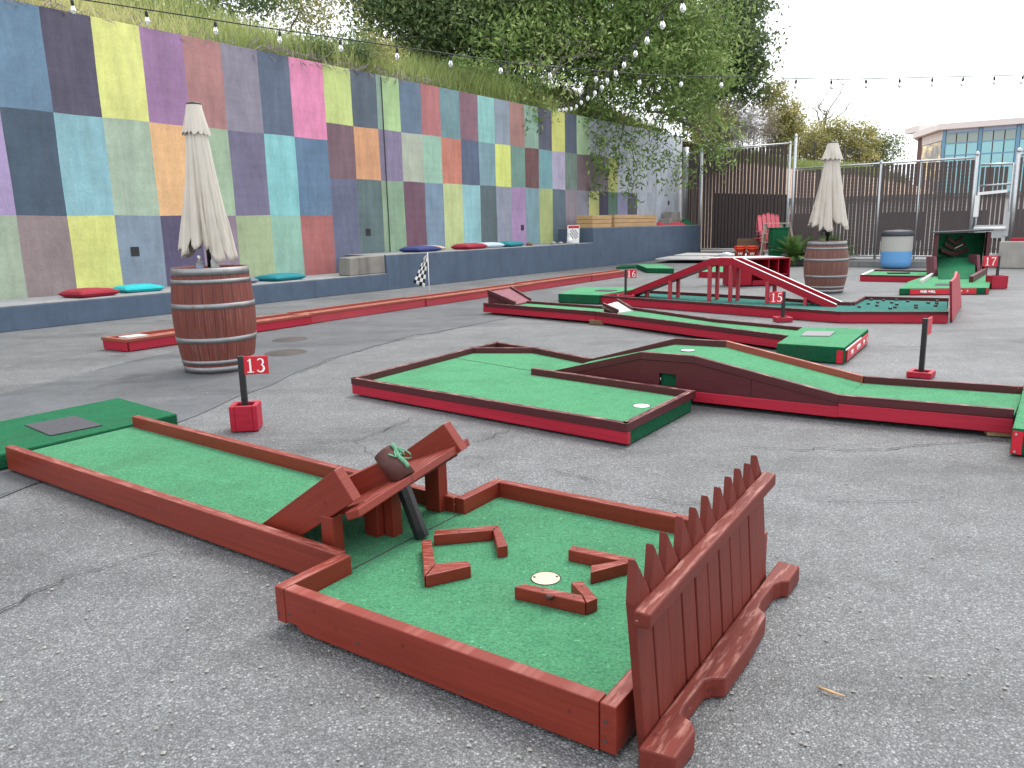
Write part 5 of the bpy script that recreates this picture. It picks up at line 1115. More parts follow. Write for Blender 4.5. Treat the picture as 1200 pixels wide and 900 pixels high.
p = pad(918,21.6); mb = MB(); mb.prism([(p[0]-.3,p[1]-.1),(p[0]+.35,p[1]-.3),(p[0]+.4,p[1]+.1),(p[0]-.25,p[1]+.25)], .192, .33); tag(mb.build('concrete_block', M['conc'], None, .02, loc=p), 'low concrete block at the kerb right of the step ladder', 'block')
# ------------------------------------------------------------------ slatted chain link fences
def slat_panel(p, q, z0, zp, zq, parent, pitch=.098, w=.078, name='slat_panel', skip=()):
    P, Q = Vector(p[:2]), Vector(q[:2]); L = (Q-P).length; d = (Q-P)/L; n = Vector((-d.y,d.x))*.006; mb = MB(); k = int(L/pitch)
    for i in range(k):
        a = (i+.5)*pitch+random.uniform(-.006,.006); lean = random.uniform(-.006,.006); c0 = P+d*(a-w/2); c1 = P+d*(a+w/2); zt = zp+(zq-zp)*a/L-.05
        mb.hexa([(c0.x-n.x,c0.y-n.y,z0),(c1.x-n.x,c1.y-n.y,z0),(c1.x+n.x,c1.y+n.y,z0),(c0.x+n.x,c0.y+n.y,z0)], [(c0.x-n.x+d.x*lean,c0.y-n.y+d.y*lean,zt),(c1.x-n.x+d.x*lean,c1.y-n.y+d.y*lean,zt),(c1.x+n.x+d.x*lean,c1.y+n.y+d.y*lean,zt),(c0.x+n.x+d.x*lean,c0.y+n.y+d.y*lean,zt)])
    return mb.build(name, M['slat'], parent)
def chain(p, q, z0, zp, zq, parent):
    """woven wire of the panel"""
    P, Q = Vector(p[:2]), Vector(q[:2]); L = (Q-P).length; d = (Q-P)/L; n = Vector((d.y,-d.x)); n = n if n.dot(Vector((-1,-1))) > 0 else -n; mb = MB(); H = min(zp,zq)-.05-z0; st = .09
    for s in (0,1):
        a = -H
        while a < L:
            u0, u1 = max(a,0), min(a+H,L)
            if u1-u0 > .05:
                h0, h1 = u0-a, u1-a
                if s: h0, h1 = H-h0, H-h1
                A_ = P+d*u0+n*.012; B_ = P+d*u1+n*.012; w = .0035
                mb.add([(A_.x,A_.y,z0+h0-w),(A_.x,A_.y,z0+h0+w),(B_.x,B_.y,z0+h1+w),(B_.x,B_.y,z0+h1-w)], [(0,1,2,3)])
            a += st
    return mb.build('chain_link_mesh', M['slat'], parent)
def pole(p, z0, z1, r, parent, name='post', top=True):
    mb = MB(); mb.tube([(p[0],p[1],z0),(p[0],p[1],z1)], r, 14)
    if top: mb.lathe([(r*1.15,z1-.01),(r*1.15,z1+.02),(r*.6,z1+.06),(.001,z1+.075)], 14, (p[0],p[1],0))
    return mb.build(name, M['steel'], parent)
on = lambda u: (lambda d: (lambda t: F1+(F2-F1)*t)((d*F1.y-F1.x)/((F2.x-F1.x)-d*(F2.y-F1.y))))(float(sight(u,260)[0]/sight(u,260)[1]))
tf = thing('tall_fence', 'taller slatted chain link fence section between the blue wall and the far fence', 'fence', F0*.5+T1*.5)
ZT0, ZT1 = 3.86, 3.84
slat_panel(F0+(T1-F0)*.02, T1, .26, ZT0, ZT1, tf, .135, .104)
chain(F0+(T1-F0)*.02, T1, .26, ZT0, ZT1, tf)
mb = MB(); mb.tube([(*F0,ZT0),(*T1,ZT1)], .028, 10); mb.build('top_rail', M['steel'], tf)
mb = MB(); mb.tube([(*F0,.24),(*T1,.24)], .035, 10); mb.build('bottom_rail', M['white'], tf)
pole(F0, .0, ZT0, .05, tf); pole(T1, .0, ZT1, .04, tf)
mb = MB(); b = lambda t, z: (*(F0+(T1-F0)*t+Vector((.05,.06))), z); mb.hexa([b(.15,.26),b(.98,.26),(b(.98,.26)[0]+.01,b(.98,.26)[1]+.01,.26),(b(.15,.26)[0]+.01,b(.15,.26)[1]+.01,.26)], [b(.15,2.30),b(.98,2.12),(b(.98,.26)[0]+.01,b(.98,.26)[1]+.01,2.12),(b(.15,.26)[0]+.01,b(.15,.26)[1]+.01,2.30)]); mb.build('shade_cloth', M['screen'], tf)
# narrow return to the wall
wp = Vector(W(25.0,1.0,0)[:2]); slat_panel(wp+Vector((.1,-.1)), F0, .9, 3.8, 3.8, tf, .12, .085)
mb = MB(); mb.tube([(*wp,3.86),(*F0,3.86)], .025, 8); mb.build('top_rail', M['steel'], tf)
p = W(24.9,.95,1.15); mb = MB(); mb.tube([(p[0],p[1],1.15),(p[0],p[1],4.1)], .11, 14); tag(mb.build('grey_pipe_post', M['steel'], loc=p), 'thick grey vertical pipe where the painted wall ends', 'post')
ff = thing('slat_fence', 'long brown slatted chain link fence with galvanised posts at the back of the yard', 'fence', F1*.5+F2*.5)
zl = lambda t: 2.66-.03*t
G0, G1_ = on(1138), on(1186); tG0, tG1 = (G0-F1).length/(F2-F1).length, (G1_-F1).length/(F2-F1).length
slat_panel(F1, G0, .24, zl(0), zl(tG0), ff); chain(F1, G0, .24, zl(0), zl(tG0), ff); slat_panel(G1_, FE, .24, zl(tG1), zl(1.45), ff)
mb = MB(); mb.tube([(*F1,zl(0)),(*G0,zl(tG0))], .026, 10); mb.build('top_rail', M['steel'], ff)
mb = MB(); mb.tube([(*G1_,zl(tG1)),(*FE,zl(1.45))], .026, 10); mb.build('top_rail', M['steel'], ff)
mb = MB(); mb.tube([(*F1,.23),(*G0,.23)], .026, 8); mb.build('bottom_rail', M['steel'], ff)
pole(F1, .15, 3.55, .045, ff)
for u in (1028,): pole(on(u), .15, zl(.3)+.02, .034, ff)
pole(on(1074), .15, zl(.55), .022, ff)
gt = thing('fence_gate', 'slatted gate with galvanised frame and push bar at the right end of the fence', 'gate', G0*.5+G1_*.5)
pole(G0, .15, zl(tG0)+.08, .045, gt, 'gate_post'); pole(G1_, .15, zl(tG1)+.1, .055, gt, 'gate_post')
ga, gb_ = G0+(G1_-G0)*.12, G1_-(G1_-G0)*.1
slat_panel(ga, gb_, .3, 2.45, 2.42, gt)
mb = MB(); mb.tube([(*ga,.28),(*ga,1.95)], .03, 8); mb.tube([(*gb_,.28),(*gb_,2.45)], .03, 8); mb.tube([(*ga,1.95),(*gb_,1.97)], .03, 8); mb.tube([(*ga,.28),(*gb_,.28)], .03, 8); mb.tube([(*ga,2.46),(*gb_,2.44)], .026, 8); mb.build('gate_frame', M['steel'], gt)
nf = fn*.07
mb = MB(); mb.beam((*(ga+nf),.84), (*(gb_+nf),.84), .03, .32); mb.build('kick_plate', M['steel'], gt)
mb = MB(); mb.tube([(*(ga+fn*.16),.92),(*(gb_+fn*.16),.92)], .04, 10); mb.build('push_bar', M['white'], gt)
mb = MB(); mb.beam((*(ga+nf),1.76), (*(ga+(gb_-ga)*.9+nf),1.80), .04, .07); mb.build('closer_arm', M['white'], gt)
mb = MB(); mb.beam((*(gb_+nf),.72), (*(gb_+nf),1.3), .12, .10, up=(fd.x,fd.y,0)); mb.build('lock_box', M['steel'], gt)
mb = MB(); mb.beam((*(ga+nf),1.2), (*(ga+nf),1.72), .10, .10, up=(fd.x,fd.y,0)); mb.build('hinge_cover', M['white'], gt)
# concrete steps at the right edge
for k, (u0, dn, z1, lab) in enumerate(((1166,.9,.30,'lower grey concrete block beside the gate'),(1183,1.0,.62,'taller pale concrete block by the right edge of the yard'))):
    p = on(u0); mb = MB(); q = [p+fn*(.45+.12*k), p+fd*2.6+fn*(.45+.12*k), p+fd*2.6+fn*(.75+.3*k), p+fn*(.75+.3*k)]; mb.prism([tuple(v) for v in q], .004, z1)
    tag(mb.build('concrete_block', M['conc'], None, .02, loc=tuple(q[0])), lab, 'block')
p = on(1192)+fn*.7; mb = MB(); mb.prism([tuple(p), tuple(p+fd*1.5), tuple(p+fd*1.5-fn*.3), tuple(p-fn*.3)], .624, .69); tag(mb.build('red_plank', M['crimson'], None, .01, loc=tuple(p)), 'red painted plank on the taller concrete block by the gate', 'plank')
# pale building and dark hedge beyond the fence
mb = MB(); q = [(9.5,33.0),(27,27.0),(28,30),(10.5,36)]; sb = thing('stucco_building', 'low pale stucco building seen through the fence slats', 'building', (18,31)); mb.prism(q, 0, 1.95); mb.build('wall', M['stucco'], sb)
mb = MB(); mb.prism([(9.4,32.8),(27.1,26.75),(28.2,30.2),(10.5,36.2)], 1.952, 2.12); mb.build('parapet', M['conc_dark'], sb)
for t in (.12,.30,.42,.55,.66,.78,.9):
    a = Vector((9.5,33.0)).lerp(Vector((27,27.0)), t); d = Vector((17.5,-6)).normalized(); n = Vector((-.33,-.94))*.02; z0, z1 = ((.0,1.5) if int(t*100)%4 == 0 else (.35,1.45)); w = .5 if int(t*100)%3 else .8
    mb = MB(); mb.rail(tuple(a+n), tuple(a+d*w*2+n), z1, z1-z0, .015); mb.build('dark_window', M['lid'], sb)

# ------------------------------------------------------------------ string lights
def string_light(pts, n, sag, lab, name='string_light', scl=1.0):
    P = [V3(p) for p in pts]; t = thing(name, lab, 'string light', P[0], 'string lights over the yard'); t.location = P[0]
    segs = [(a,b) for a, b in zip(P, P[1:])]; Ls = [(b-a).length for a, b in segs]; tot = sum(Ls); path = []
    for (a, b), L in zip(segs, Ls):
        k = max(6, int(L/.2))
        for i in range(k+(b is P[-1])): u = i/k; path.append(a.lerp(b, u)+Vector((0,0,-sag*4*u*(1-u)*(L/tot)**2)))
    mb = MB(); mb.tube(path, .006*scl, 6); mb.build('cable', M['cable'], t)
    return t, path
def bulbs(t, path, spacing, start=0.0, droop=.0, scl=1.0):
    acc, nxt = 0.0, start; proto = None; tot = 0
    for a, b in zip(path, path[1:]):
        L = (b-a).length
        while acc+L >= nxt:
            p = a.lerp(b, (nxt-acc)/L)
            if proto is None:
                mb = MB(); mb.tube([p, p-Vector((0,0,.03))], .006, 6); mb.lathe([(.001,-.025),(.016,-.025),(.021,-.04),(.021,-.085),(.017,-.09),(.001,-.09)], 12, p)
                so = mb.build('bulb_socket', M['cable'], t, loc=None); 
                for v in so.data.vertices: v.co -= (p-t.location)
                so.location = p-t.location
                mb = MB(); mb.lathe([(.014,-.091),(.018,-.10),(.033,-.135),(.034,-.155),(.024,-.18),(.001,-.192)], 14, (0,0,0)); bo = mb.build('bulb', M['bulb']); bo.parent = so
                proto = so
            else:
                so = proto.copy(); C.objects.link(so); so.parent = t; so.location = p-t.location
                bo = proto.children[0].copy(); C.objects.link(bo); bo.parent = so
            s = scl*.74; so.scale = (s,s,s); so.rotation_euler = (random.uniform(-.12,.12), random.uniform(-.12,.12), 0)
            nxt += spacing
        acc += L
def reach(u, v, Y): return far(u, v, Y)
pA = [reach(-25,-22,7.45), reach(61,-6,7.75), reach(294,30,8.5), reach(609,75,9.75), reach(763,88,10.4), reach(983,93,11.6), reach(1195,88,12.8), reach(1270,80,13.3)]
t, path = string_light(pA, 24, .0, 'long string of clear bulbs in front of the mural, reaching the far right'); 
Ltot = sum((b-a).length for a, b in zip(path, path[1:])); bulbs(t, path, .632, .72)
pB = [reach(850,-45,5.8), reach(786,3,7.0), reach(731,66,9.3), reach(697,101,11.8), reach(671,120,14.0), reach(655,123,16.2)]
t, path = string_light(pB, 16, .0, 'string of clear bulbs swooping from overhead down towards the far end of the mural'); bulbs(t, path, .63, .3)

# ------------------------------------------------------------------ hillside
def hz(s, n):
    m = 3.3-1.2*max(0,min(1,(s-4.5)/2.5))+2.8*max(0,min(1,(s-10.5)/4)); sl = 4.44+.42*max(0,min(n-1.35, m))-.10*max(0,n-1.35-m)
    sl += .12*math.sin(s*.9+n)+.1*math.sin(s*.37-n*1.7)
    return sl
mb = MB(); ns = [1.35,1.7,2.3,3,4,5,6,7,8,9.5,12,16,22,34]; sss = [-10+i*1.25 for i in range(37)]
vs = [W(s, n, hz(s,n)*(1-.5*max(0,min(1,(s-26)/9))) if n > 1.36 else 4.4) for n in ns for s in sss]; k = len(sss)
mb.add(vs, [(j*k+i,(j+1)*k+i,(j+1)*k+i+1,j*k+i+1)[::-1] for j in range(len(ns)-1) for i in range(k-1)], 0, None, True); struct(mb.build('hillside', M['soil']))
def hill2(x, y):
    t = max(0,min(1,(y-31.5)/7)); t = t*t*(3-2*t); f = 1-.16*max(0,min(1,(x-9)/8))-.55*max(0,min(1,(x-17)/10))
    return .02+4.35*t*f+.06*max(0,y-38)*f+.12*math.sin(x*.8+y*.3)*t
mb = MB(); xs = [4+i*1.3 for i in range(26)]; ys = [31.6+i*.9 for i in range(9)]+[40+i*3 for i in range(12)]
vs = [(x, y+.22*(x-12), hill2(x,y)) for y in ys for x in xs]; k = len(xs)
mb.add(vs, [(j*k+i,j*k+i+1,(j+1)*k+i+1,(j+1)*k+i) for j in range(len(ys)-1) for i in range(k-1)], 0, None, True); struct(mb.build('far_slope', M['tan']))

# ------------------------------------------------------------------ leaf and grass meshes
def leaf_object(name, verts, nper, faces_per, mat, tint, parent=None, loc=(0,0,0)):
    """verts: (N, nper, 3)"""
    N = verts.shape[0]; me = bpy.data.meshes.new(name); off = np.array(loc, dtype=np.float64)
    co = (verts.reshape(-1,3)-off).astype(np.float32); me.vertices.add(len(co)); me.vertices.foreach_set('co', co.ravel())
    fl = np.array(faces_per); m = fl.shape[1]; idx = (np.arange(N)[:,None,None]*nper+fl[None]).reshape(-1, m)
    me.loops.add(idx.size); me.loops.foreach_set('vertex_index', idx.ravel().astype(np.int32))
    me.polygons.add(len(idx)); me.polygons.foreach_set('loop_start', (np.arange(len(idx))*m).astype(np.int32)); me.polygons.foreach_set('loop_total', np.full(len(idx), m, dtype=np.int32))
    me.update(calc_edges=True); me.materials.append(mat)
    a = me.attributes.new('tint', 'FLOAT', 'FACE'); a.data.foreach_set('value', np.repeat(np.clip(tint,0,1), len(fl)).astype(np.float32))
    o = bpy.data.objects.new(name, me); C.objects.link(o)
    if parent is not None: o.parent = parent
    else: o.location = loc
    return o
def leaves(centers, size, tint, droop=.4, wid=.36):
    N = len(centers); d = RNG.normal(size=(N,3)); d[:,2] -= droop; d /= np.linalg.norm(d,axis=1)[:,None]
    r = RNG.normal(size=(N,3)); s = np.cross(d, r); s /= np.linalg.norm(s,axis=1)[:,None]+1e-9
    L = size*RNG.uniform(.6,1.35,N)[:,None]; up = np.cross(s, d)*.12*L
    return np.stack([centers, centers+d*L*.45+s*L*wid*.5+up, centers+d*L, centers+d*L*.45-s*L*wid*.5+up], axis=1)
def grass(fn_pts, n, h, w, tints, name, lab):
    P = np.array([fn_pts() for _ in range(n)]); hh = h*RNG.uniform(.35,1.25,n); a = RNG.uniform(0,2*np.pi,n); b = RNG.normal(0,.28,(n,2))
    s = np.stack([np.cos(a),np.sin(a),np.zeros(n)],1)*w*RNG.uniform(.6,1.4,n)[:,None]; mid = P+np.stack([b[:,0]*hh*.35,b[:,1]*hh*.35,hh*.6],1); tip = P+np.stack([b[:,0]*hh,b[:,1]*hh,hh],1)
    v = np.stack([P-s, P+s, mid+s*.8, mid-s*.8, tip+s*.15, tip-s*.15],1)
    o = leaf_object(name, v, 6, [(0,1,2,3),(3,2,4,5)], M['grass'], tints(P, n), None, tuple(P.mean(0))); return tag(o, lab, 'grass', kind='stuff')
def gpt():
    s = random.uniform(-6,24); n = 1.38+6.8*random.random()**1.35; return W(s, n, hz(s,n)-.03)
def gt_tint(P, n):
    q = .5+.28*np.sin(P[:,0]*.8+P[:,1]*.55)+.15*np.sin(P[:,0]*2.3-P[:,1]*1.1)+RNG.normal(0,.2,n); ss_ = (P[:,0]-WO.x)*WV.x+(P[:,1]-WO.y)*WV.y
    return q+np.where(ss_ < 8, .25, -.12)
grass(gpt, 44000, .52, .010, gt_tint, 'hill_grass', 'tall uncut green and straw coloured grass along the top of the mural wall')
def gpt2():
    x = random.uniform(9.5,20); y = random.uniform(37.2,40); return (x, y+.22*(x-12), hill2(x,y)-.03)
grass(gpt2, 9000, .38, .014, lambda P, n: .42+RNG.normal(0,.15,n), 'slope_grass', 'strip of short green grass on the far slope behind the fence')
# dead weeds drooping over the wall top
cs = []
for i in range(900):
    s = random.choice((random.uniform(-1,2.6), random.uniform(5.5,9.4), random.uniform(3,11), random.uniform(5,10.2))); cs.append(W(s, 1.15+random.uniform(-.02,.35), 4.5+random.uniform(-.02,.16)))
cs = np.array(cs); o = leaf_object('dead_weeds', leaves(cs, .22, None, .1, .10), 4, [(0,1,2,3)], M['leafD'], RNG.uniform(0,.6,len(cs)), None, tuple(cs.mean(0))); tag(o, 'dry grey weeds hanging over the top edge of the mural wall', 'weeds', kind='stuff')

# ------------------------------------------------------------------ trees
def limb(mb, p, q, r0, r1, wob=.12, k=6):
    p, q = V3(p), V3(q); pts = []; L = (q-p).length
    for i in range(k+1):
        u = i/k; o_ = Vector((random.gauss(0,1),random.gauss(0,1),random.gauss(0,.6)))*wob*L*.25*math.sin(math.pi*u); pts.append(p.lerp(q,u)+o_+Vector((0,0,.10*L*math.sin(math.pi*u))))
    mb.tube(pts, [r0+(r1-r0)*i/k for i in range(k+1)], 7); return pts
def tree(name, lab, cat, base, trunk_top, blobs, n, size, mat, r=.16, droop=.4, clump=38, spread=.42, tint_bias=0, wid=.36, grp=None, strands=None, fill=None):
    """blobs: list of (centre, radii). leaves come in clumps on the limbs that reach into the blobs"""
    t = thing(name, lab, cat, base, grp)
    mb = MB(); limb(mb, base, trunk_top, r, r*.6, .25); centers, tint = [], []
    tot = sum(b[1][0]*b[1][1]*b[1][2] for b in blobs)
    for c, rad in blobs:
        c = V3(c); main = limb(mb, trunk_top, c, r*.45, r*.14, .35); m = max(5, int(n/clump*rad[0]*rad[1]*rad[2]/tot))
        for i in range(m):
            d = Vector((random.gauss(0,1),random.gauss(0,1),random.gauss(0,1))).normalized(); f = random.random()**.42
            q = c+Vector((d.x*rad[0],d.y*rad[1],d.z*rad[2]))*f
            if i % 3 == 0: limb(mb, main[random.randint(2,6)], q, r*.10, r*.025, .3, 4)
            k = int(clump*random.uniform(.5,1.5)); sp = spread*random.uniform(.6,1.3); pts = RNG.normal(0,1,(k,3))*np.array([sp,sp,sp*.6])+np.array(q)
            centers.append(pts); tint.append(np.clip(random.gauss(.5+tint_bias,.2)+RNG.normal(0,.16,k), 0, 1))
    if strands:
        for a, b in strands:
            pts = limb(mb, a, b, .02, .006, .35, 9)
            for i in range(2, 10):
                k = 12+i; c = np.array(pts[i])+RNG.normal(0,.15,(k,3)); centers.append(c); tint.append(np.clip(RNG.normal(.45,.2,k),0,1))
    mb.build('trunk', M['bark'], t)
    P = np.concatenate(centers); leaf_object('crown', leaves(P, size, None, droop, wid), 4, [(0,1,2,3)], mat, np.concatenate(tint), t, (base[0],base[1],base[2])); return t
def hp_(s, n): return W(s, n, hz(s,n)-.1)
pt = lambda u, v, Y: far(u, v, Y)
base = hp_(20.3,3.0)
sd_ = []
for u, v, u2, v2, Y in ((690,150,690,222,25.2),(700,140,706,212,25),(720,150,722,200,25),(742,160,735,215,25.4),(755,165,742,224,25.6),(770,170,790,205,26),(780,165,762,188,25.6),(800,170,808,205,26.5),(705,150,698,185,24.6),(728,150,752,190,25),(620,120,612,142,22.5),(640,110,625,140,22.8),(790,150,775,205,26),(735,150,718,182,25.6),(812,170,800,200,26.4),(690,140,712,196,25.2)):
    sd_.append((pt(u,v-48,Y+.3), pt(u2,v2+8,Y)))
tree('overhanging_tree', 'large fresh green tree leaning over the far end of the mural wall', 'tree', base, pt(705,75,26.2),
     [(pt(640,62,25),(2.2,1.8,1.3)),(pt(715,72,25.8),(2.2,1.8,1.3)),(pt(790,85,26.5),(2.0,1.8,1.4)),(pt(640,10,26),(2.6,2,1.9)),(pt(730,20,27),(2.7,2.2,2)),(pt(800,45,27.5),(2.2,2,2)),(pt(690,-60,27),(3,2.4,2.2)),(pt(780,-60,28),(2.8,2.2,2.2)),(pt(845,150,27.5),(.8,.7,.8)),(pt(828,118,27.2),(1.0,1.0,.9)),(pt(838,178,27),(.4,.4,.45)),(pt(590,85,23.6),(1.0,1.0,1.3)),(pt(620,108,23),(.9,.8,.7)),(pt(690,112,25),(1.2,.8,.4)),(pt(770,122,25.8),(1.1,.8,.4))],
     54000, .18, M['leafA'], .2, .5, 42, .36, .0, .34, 'trees on the hill above the wall', sd_)
tree('dark_tree', 'dark green oak rising behind the fresh green tree against the sky', 'tree', (9.6,41.5,hill2(9.6,40)-.2), pt(842,95,42),
     [(pt(840,60,42),(2.6,2.2,2.4)),(pt(868,90,42),(1.3,1.5,1.5)),(pt(862,45,42),(1.6,1.6,1.5)),(pt(850,0,42.5),(2.0,2,1.5)),(pt(885,12,42.5),(.9,.9,.5)),(pt(820,120,41.6),(1.6,1.4,1.5)),(pt(875,118,41.6),(.8,.8,.6))],
     22000, .24, M['leafB'], .25, .2, 46, .42, -.12, .45, 'trees on the hill above the wall')
tree('dark_tree', 'dense oak crown on the hill above the middle of the wall, behind the tall grass', 'tree', hp_(15.5,7.4), pt(505,10,27),
     [(pt(455,12,26),(1.2,1.2,1.0)),(pt(500,20,26.5),(2.2,1.8,1.5)),(pt(560,30,26.5),(2.2,1.8,1.8)),(pt(470,-30,27),(2.6,2,1.6)),(pt(550,-40,27.5),(2.6,2,2)),(pt(590,20,25.5),(1.5,1.4,2)),(pt(535,48,26),(1.6,1.2,.9))],
     36000, .18, M['leafB'], .2, .2, 42, .38, .1, .42, 'trees on the hill above the wall')
tree('sparse_shrub', 'thin sparse shrub against the white sky above the pink wall panel', 'shrub', hp_(9.4,5.6), pt(352,10,20.5), [(pt(345,12,20.5),(.8,.8,.6)),(pt(322,14,20.2),(.5,.6,.4)),(pt(365,25,20.8),(.6,.6,.4)),(pt(385,18,21),(.6,.6,.6)),(pt(350,-14,20.6),(1.2,.9,.5))], 2600, .10, M['leafC'], .03, .2, 14, .30, -.1, .4, 'shrubs on the hill above the wall')
tree('dark_shrub', 'dark shrub above the grass over the purple wall panels', 'shrub', hp_(6.9,6.2), pt(262,-8,18.8), [(pt(240,-6,18.6),(.8,.8,.45)),(pt(285,2,19),(.7,.7,.4)),(pt(310,-10,19.2),(.8,.7,.5)),(pt(200,-16,18),(.8,.7,.4))], 4200, .11, M['leafB'], .04, .2, 20, .26, .05, .4, 'shrubs on the hill above the wall')
for i, (s, n, hgt, lab) in enumerate(((7.2,1.75,.5,'small dark shrub at the wall top above the slate blue panel'),(8.4,1.8,.75,'grey green shrub at the wall top above the seam'),(9.6,2.3,.8,'pale leafy shrub in the grass right of the wall seam'),(13.2,2.4,1.0,'green shrub in the grass beside the overhanging tree'))):
    b = W(s,n,4.45+.4*(n-1.4)); tree('low_shrub', lab, 'shrub', b, (b[0],b[1],b[2]+hgt*.5), [((b[0],b[1],b[2]+hgt*.6),(hgt*.8,hgt*.7,hgt*.5))], 1500, .085, M[('leafB','leafB','leafC','leafA')[i]], .02, .1, 24, .14, 0, .4, 'shrubs on the hill above the wall')
for u, v, Y, rad, n, m, lab, nm in ((868,152,40,(1.8,1.2,1.4),7000,'leafD','leafless grey shrub behind the tall fence','dry_shrub'),(918,150,41,(1.0,1.0,1.7),5200,'leafC','upright olive shrub right of the leafless grey shrub','olive_shrub'),(905,112,42,(.7,.7,.8),1200,'leafC','thin pale shrub top against the sky above the grey shrub','olive_shrub'),
    (945,170,43,(1.3,1,1.1),3200,'leafC','yellow green bush left of the far umbrella top','olive_shrub'),(975,165,44,(1.5,1,1.2),3800,'leafC','yellow green bush below the bare tree','olive_shrub'),(1005,170,44,(1.2,1,1.4),3300,'leafC','olive bush right of the far umbrella top','olive_shrub'),(1030,178,45,(1.4,1,1.2),3600,'leafB','dark rounded bush left of the office building','dark_shrub'),(835,150,40,(1.2,1,1.2),3000,'leafC','brownish bush at the left end of the far railing','olive_shrub')):
    b = pt(u, v+40, Y); tree(nm, lab, 'shrub', b, pt(u, v+8, Y), [(pt(u,v,Y),rad),(pt(u-9,v+9,Y),(rad[0]*.6,rad[1]*.6,rad[2]*.6)),(pt(u+8,v-8,Y),(rad[0]*.6,rad[1]*.6,rad[2]*.6))], int(n*1.2), .15 if m != 'leafD' else .30, M[m], .05, .1, 30, .22, -.05 if m != 'leafC' else 0, .45 if m != 'leafD' else .05, 'shrubs on the far slope')
b = pt(968,205,45.5); bt_ = thing('bare_tree', 'nearly leafless tree with thin upright branches against the white sky', 'tree', b); mb = MB()
for u, v in ((970,98),(986,88),(1000,118),(955,120),(945,122),(978,130),(962,140)):
    m = limb(mb, pt(968,160,45.5), pt(u,v,45.5+random.uniform(-1,1)), .045, .012, .35, 6)
    for k in range(5): q = m[random.randint(2,5)]; limb(mb, q, q+Vector((random.uniform(-.7,.7),random.uniform(-.5,.5),random.uniform(.1,.8))), .014, .005, .3, 3)
limb(mb, b, pt(968,160,45.5), .08, .05); mb.build('trunk', M['bark'], bt_)
cs = np.concatenate([np.array(pt(random.gauss(968,12), random.gauss(148,14), 45.5))[None]+RNG.normal(0,.22,(14,3)) for _ in range(34)]); leaf_object('crown', leaves(cs, .13, None), 4, [(0,1,2,3)], M['leafC'], RNG.uniform(.3,1,len(cs)), bt_, b)
# black railing on the far slope
rl = thing('metal_railing', 'black metal railing on the far slope among the bushes', 'railing', pt(890,185,40.5)); us = [848,866,884,902,918,938,955,972,990,1008]
tops = [pt(u, 141+ (u-848)*.22 if u < 930 else 163+(u-938)*.16, 40.5+.01*(u-848)) for u in us]
for i, q in enumerate(tops):
    mb = MB(); mb.tube([(q[0],q[1],q[2]-1.5),(q[0],q[1],q[2])], .03, 6); mb.build('railing_post', M['steel'] if i < 5 else M['black'], rl)
    if i < len(tops)-1:
        r_ = tops[i+1]; mb = MB()
        for zz_ in (.05,1.25): mb.tube([(q[0],q[1],q[2]-zz_),(r_[0],r_[1],r_[2]-zz_)], .018, 6)
        for k in range(1,8): a = V3(q).lerp(V3(r_), k/8); mb.tube([(a.x,a.y,a.z-1.25),(a.x,a.y,a.z-.05)], .009, 5)
        mb.build('railing_panel', M['black'], rl)

# ------------------------------------------------------------------ office building
ob = thing('office_building', 'modern office building with teal glazing and a flat pale roof beyond the fence', 'building', (38,64))
C0 = Vector(far(1103,200,64)[:2]); C1 = Vector(far(1200,200,61)[:2]); bd = (C1-C0).normalized(); bn = Vector((bd.y,-bd.x)); 
if bn.dot(Vector((-.5,-1))) < 0: bn = -bn
C1 = C0+bd*16; LB = Vector(far(1073,200,70)[:2]); ZR = far(1103,152.5,64)[2]
mb = MB(); mb.prism([tuple(C0), tuple(C1), tuple(C1-bn*14), tuple(LB-bn*8), tuple(LB)], 0, ZR); mb.build('wall', M['brick'], ob)
def bandz(v): return far(1103, v, 64)[2]
zr = [bandz(151.5), bandz(157), bandz(169), bandz(183), bandz(196), 3.0]
bay = (Vector(far(1145,200,62.6)[:2])-C0).length
for k in range(4):
    a, b = C0+bd*(bay*k+.12), C0+bd*(bay*(k+1)-.12)
    for (z1, z0), m, nm in zip(zip(zr, zr[1:]), ('glz_top','glz_up','glz_low','glz_low','glz_low'), ('spandrel','window','window','window','window')):
        for j in range(3 if nm == 'window' else 1):
            w = 3 if nm == 'window' else 1; p0, p1 = a.lerp(b, j/w), a.lerp(b, (j+1)/w); mb = MB(); g_ = .04
            mb.rail(tuple(p0+bd*g_+bn*.04), tuple(p1-bd*g_+bn*.04), z1-g_, z1-z0-2*g_, .03); mb.build(nm, M[m], ob)
    mb = MB(); mb.rail(tuple(C0+bd*(bay*k-.12)+bn*.09), tuple(C0+bd*(bay*k+.12)+bn*.09), ZR-.02, ZR-2, .09); mb.build('mullion', M['mullion'], ob)
    mb = MB()
    for z in zr[1:5]: mb.rail(tuple(a+bn*.06), tuple(b+bn*.06), z+.04, .08, .05)
    mb.build('transom', M['mullion'], ob)
ld_ = (LB-C0).normalized(); ln = Vector((ld_.y,-ld_.x)); ln = ln if ln.x < 0 else -ln; Ll = (LB-C0).length
mb = MB(); mb.rail(tuple(C0+ld_*.3+ln*.05), tuple(C0+ld_*(Ll*.78)+ln*.05), bandz(165), bandz(165)-3, .04 if Vector((-ld_.y,ld_.x)).dot(ln) < 0 else -.04); mb.build('mirror_window', M['glz_gold'], ob)
mb = MB(); mb.rail(tuple(C0+ld_*.1+ln*.05), tuple(C0+ld_*(Ll*.8)+ln*.05), ZR-.05, ZR-bandz(165)-.1, .04 if Vector((-ld_.y,ld_.x)).dot(ln) < 0 else -.04); mb.build('stone_band', M['stucco'], ob)
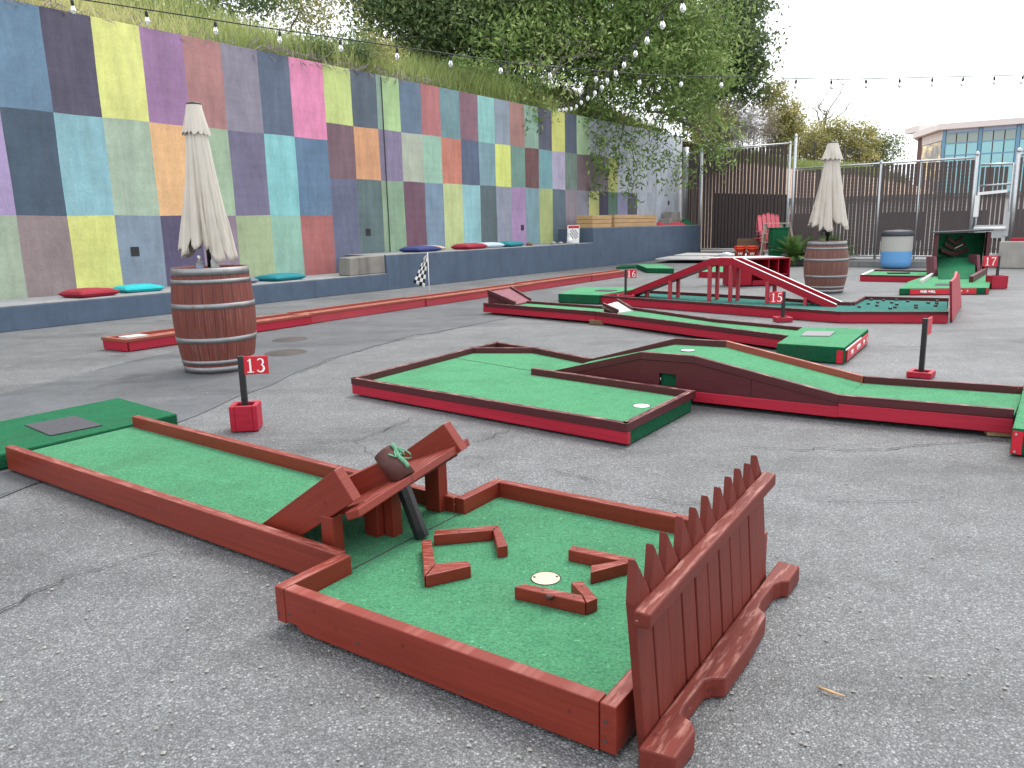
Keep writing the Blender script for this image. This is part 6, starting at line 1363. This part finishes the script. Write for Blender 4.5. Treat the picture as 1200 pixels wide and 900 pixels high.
o_ = .45; mb = MB(); mb.prism([tuple(C0+bn*o_+ln*o_), tuple(C1+bn*o_), tuple(C1-bn*14), tuple(LB-bn*8), tuple(LB+ln*o_)], ZR+.002, ZR+.45); mb.build('roof', M['fascia'], ob)
mb = MB(); q = [tuple(LB+ln*.7+ld_*1.5), tuple(LB+ln*.5-ld_*1.5-bn*.5), tuple(LB-ln*6-bn*3), tuple(LB-ln*6+ld_*3)]; mb.prism(q, ZR+.503, ZR+1.0); mb.build('upper_roof', M['fascia'], ob)

# ------------------------------------------------------------------ light, sky, camera
EL, AZ = R(62), R(35)      # high veiled sun behind the far end of the yard
wd = bpy.data.worlds.new('World'); scene.world = wd; wd.use_nodes = True; nt_ = wd.node_tree; bg = nt_.nodes['Background']
sky = nt_.nodes.new('ShaderNodeTexSky'); sky.sky_type = 'NISHITA'; sky.sun_disc = False; sky.sun_elevation = EL; sky.sun_rotation = AZ; sky.air_density = 1.0; sky.dust_density = 3.0
mx = nt_.nodes.new('ShaderNodeMix'); mx.data_type = 'RGBA'; mx.inputs[0].default_value = .82
nt_.links.new(sky.outputs[0], mx.inputs[6]); mx.inputs[7].default_value = (7.4,7.5,7.7,1)
nt_.links.new(mx.outputs[2], bg.inputs['Color']); bg.inputs['Strength'].default_value = .1
sl = bpy.data.lights.new('sun', 'SUN'); sl.energy = 1.0; sl.angle = R(28); sl.color = (1,.97,.92); so = bpy.data.objects.new('sun', sl); C.objects.link(so)
dvec = Vector((math.sin(AZ)*math.cos(EL), math.cos(AZ)*math.cos(EL), math.sin(EL))); so.rotation_euler = dvec.to_track_quat('Z','Y').to_euler(); so.location = (0,0,30)
cam = bpy.data.cameras.new('camera'); co = bpy.data.objects.new('camera', cam); C.objects.link(co); scene.camera = co
cam.sensor_fit = 'HORIZONTAL'; cam.sensor_width = 36; cam.lens = 36*FPX/1200; cam.clip_start = .05; cam.clip_end = 1500
mw = Matrix.Identity(4)
for i, a in enumerate((_rx, -_ry, -_fw)):
    for j in range(3): mw[j][i] = a[j]
mw[2][3] = CAMH; co.matrix_world = mw
scene.view_settings.view_transform = 'Standard'; scene.view_settings.look = 'None'; scene.view_settings.exposure = 1.48; scene.view_settings.gamma = 1
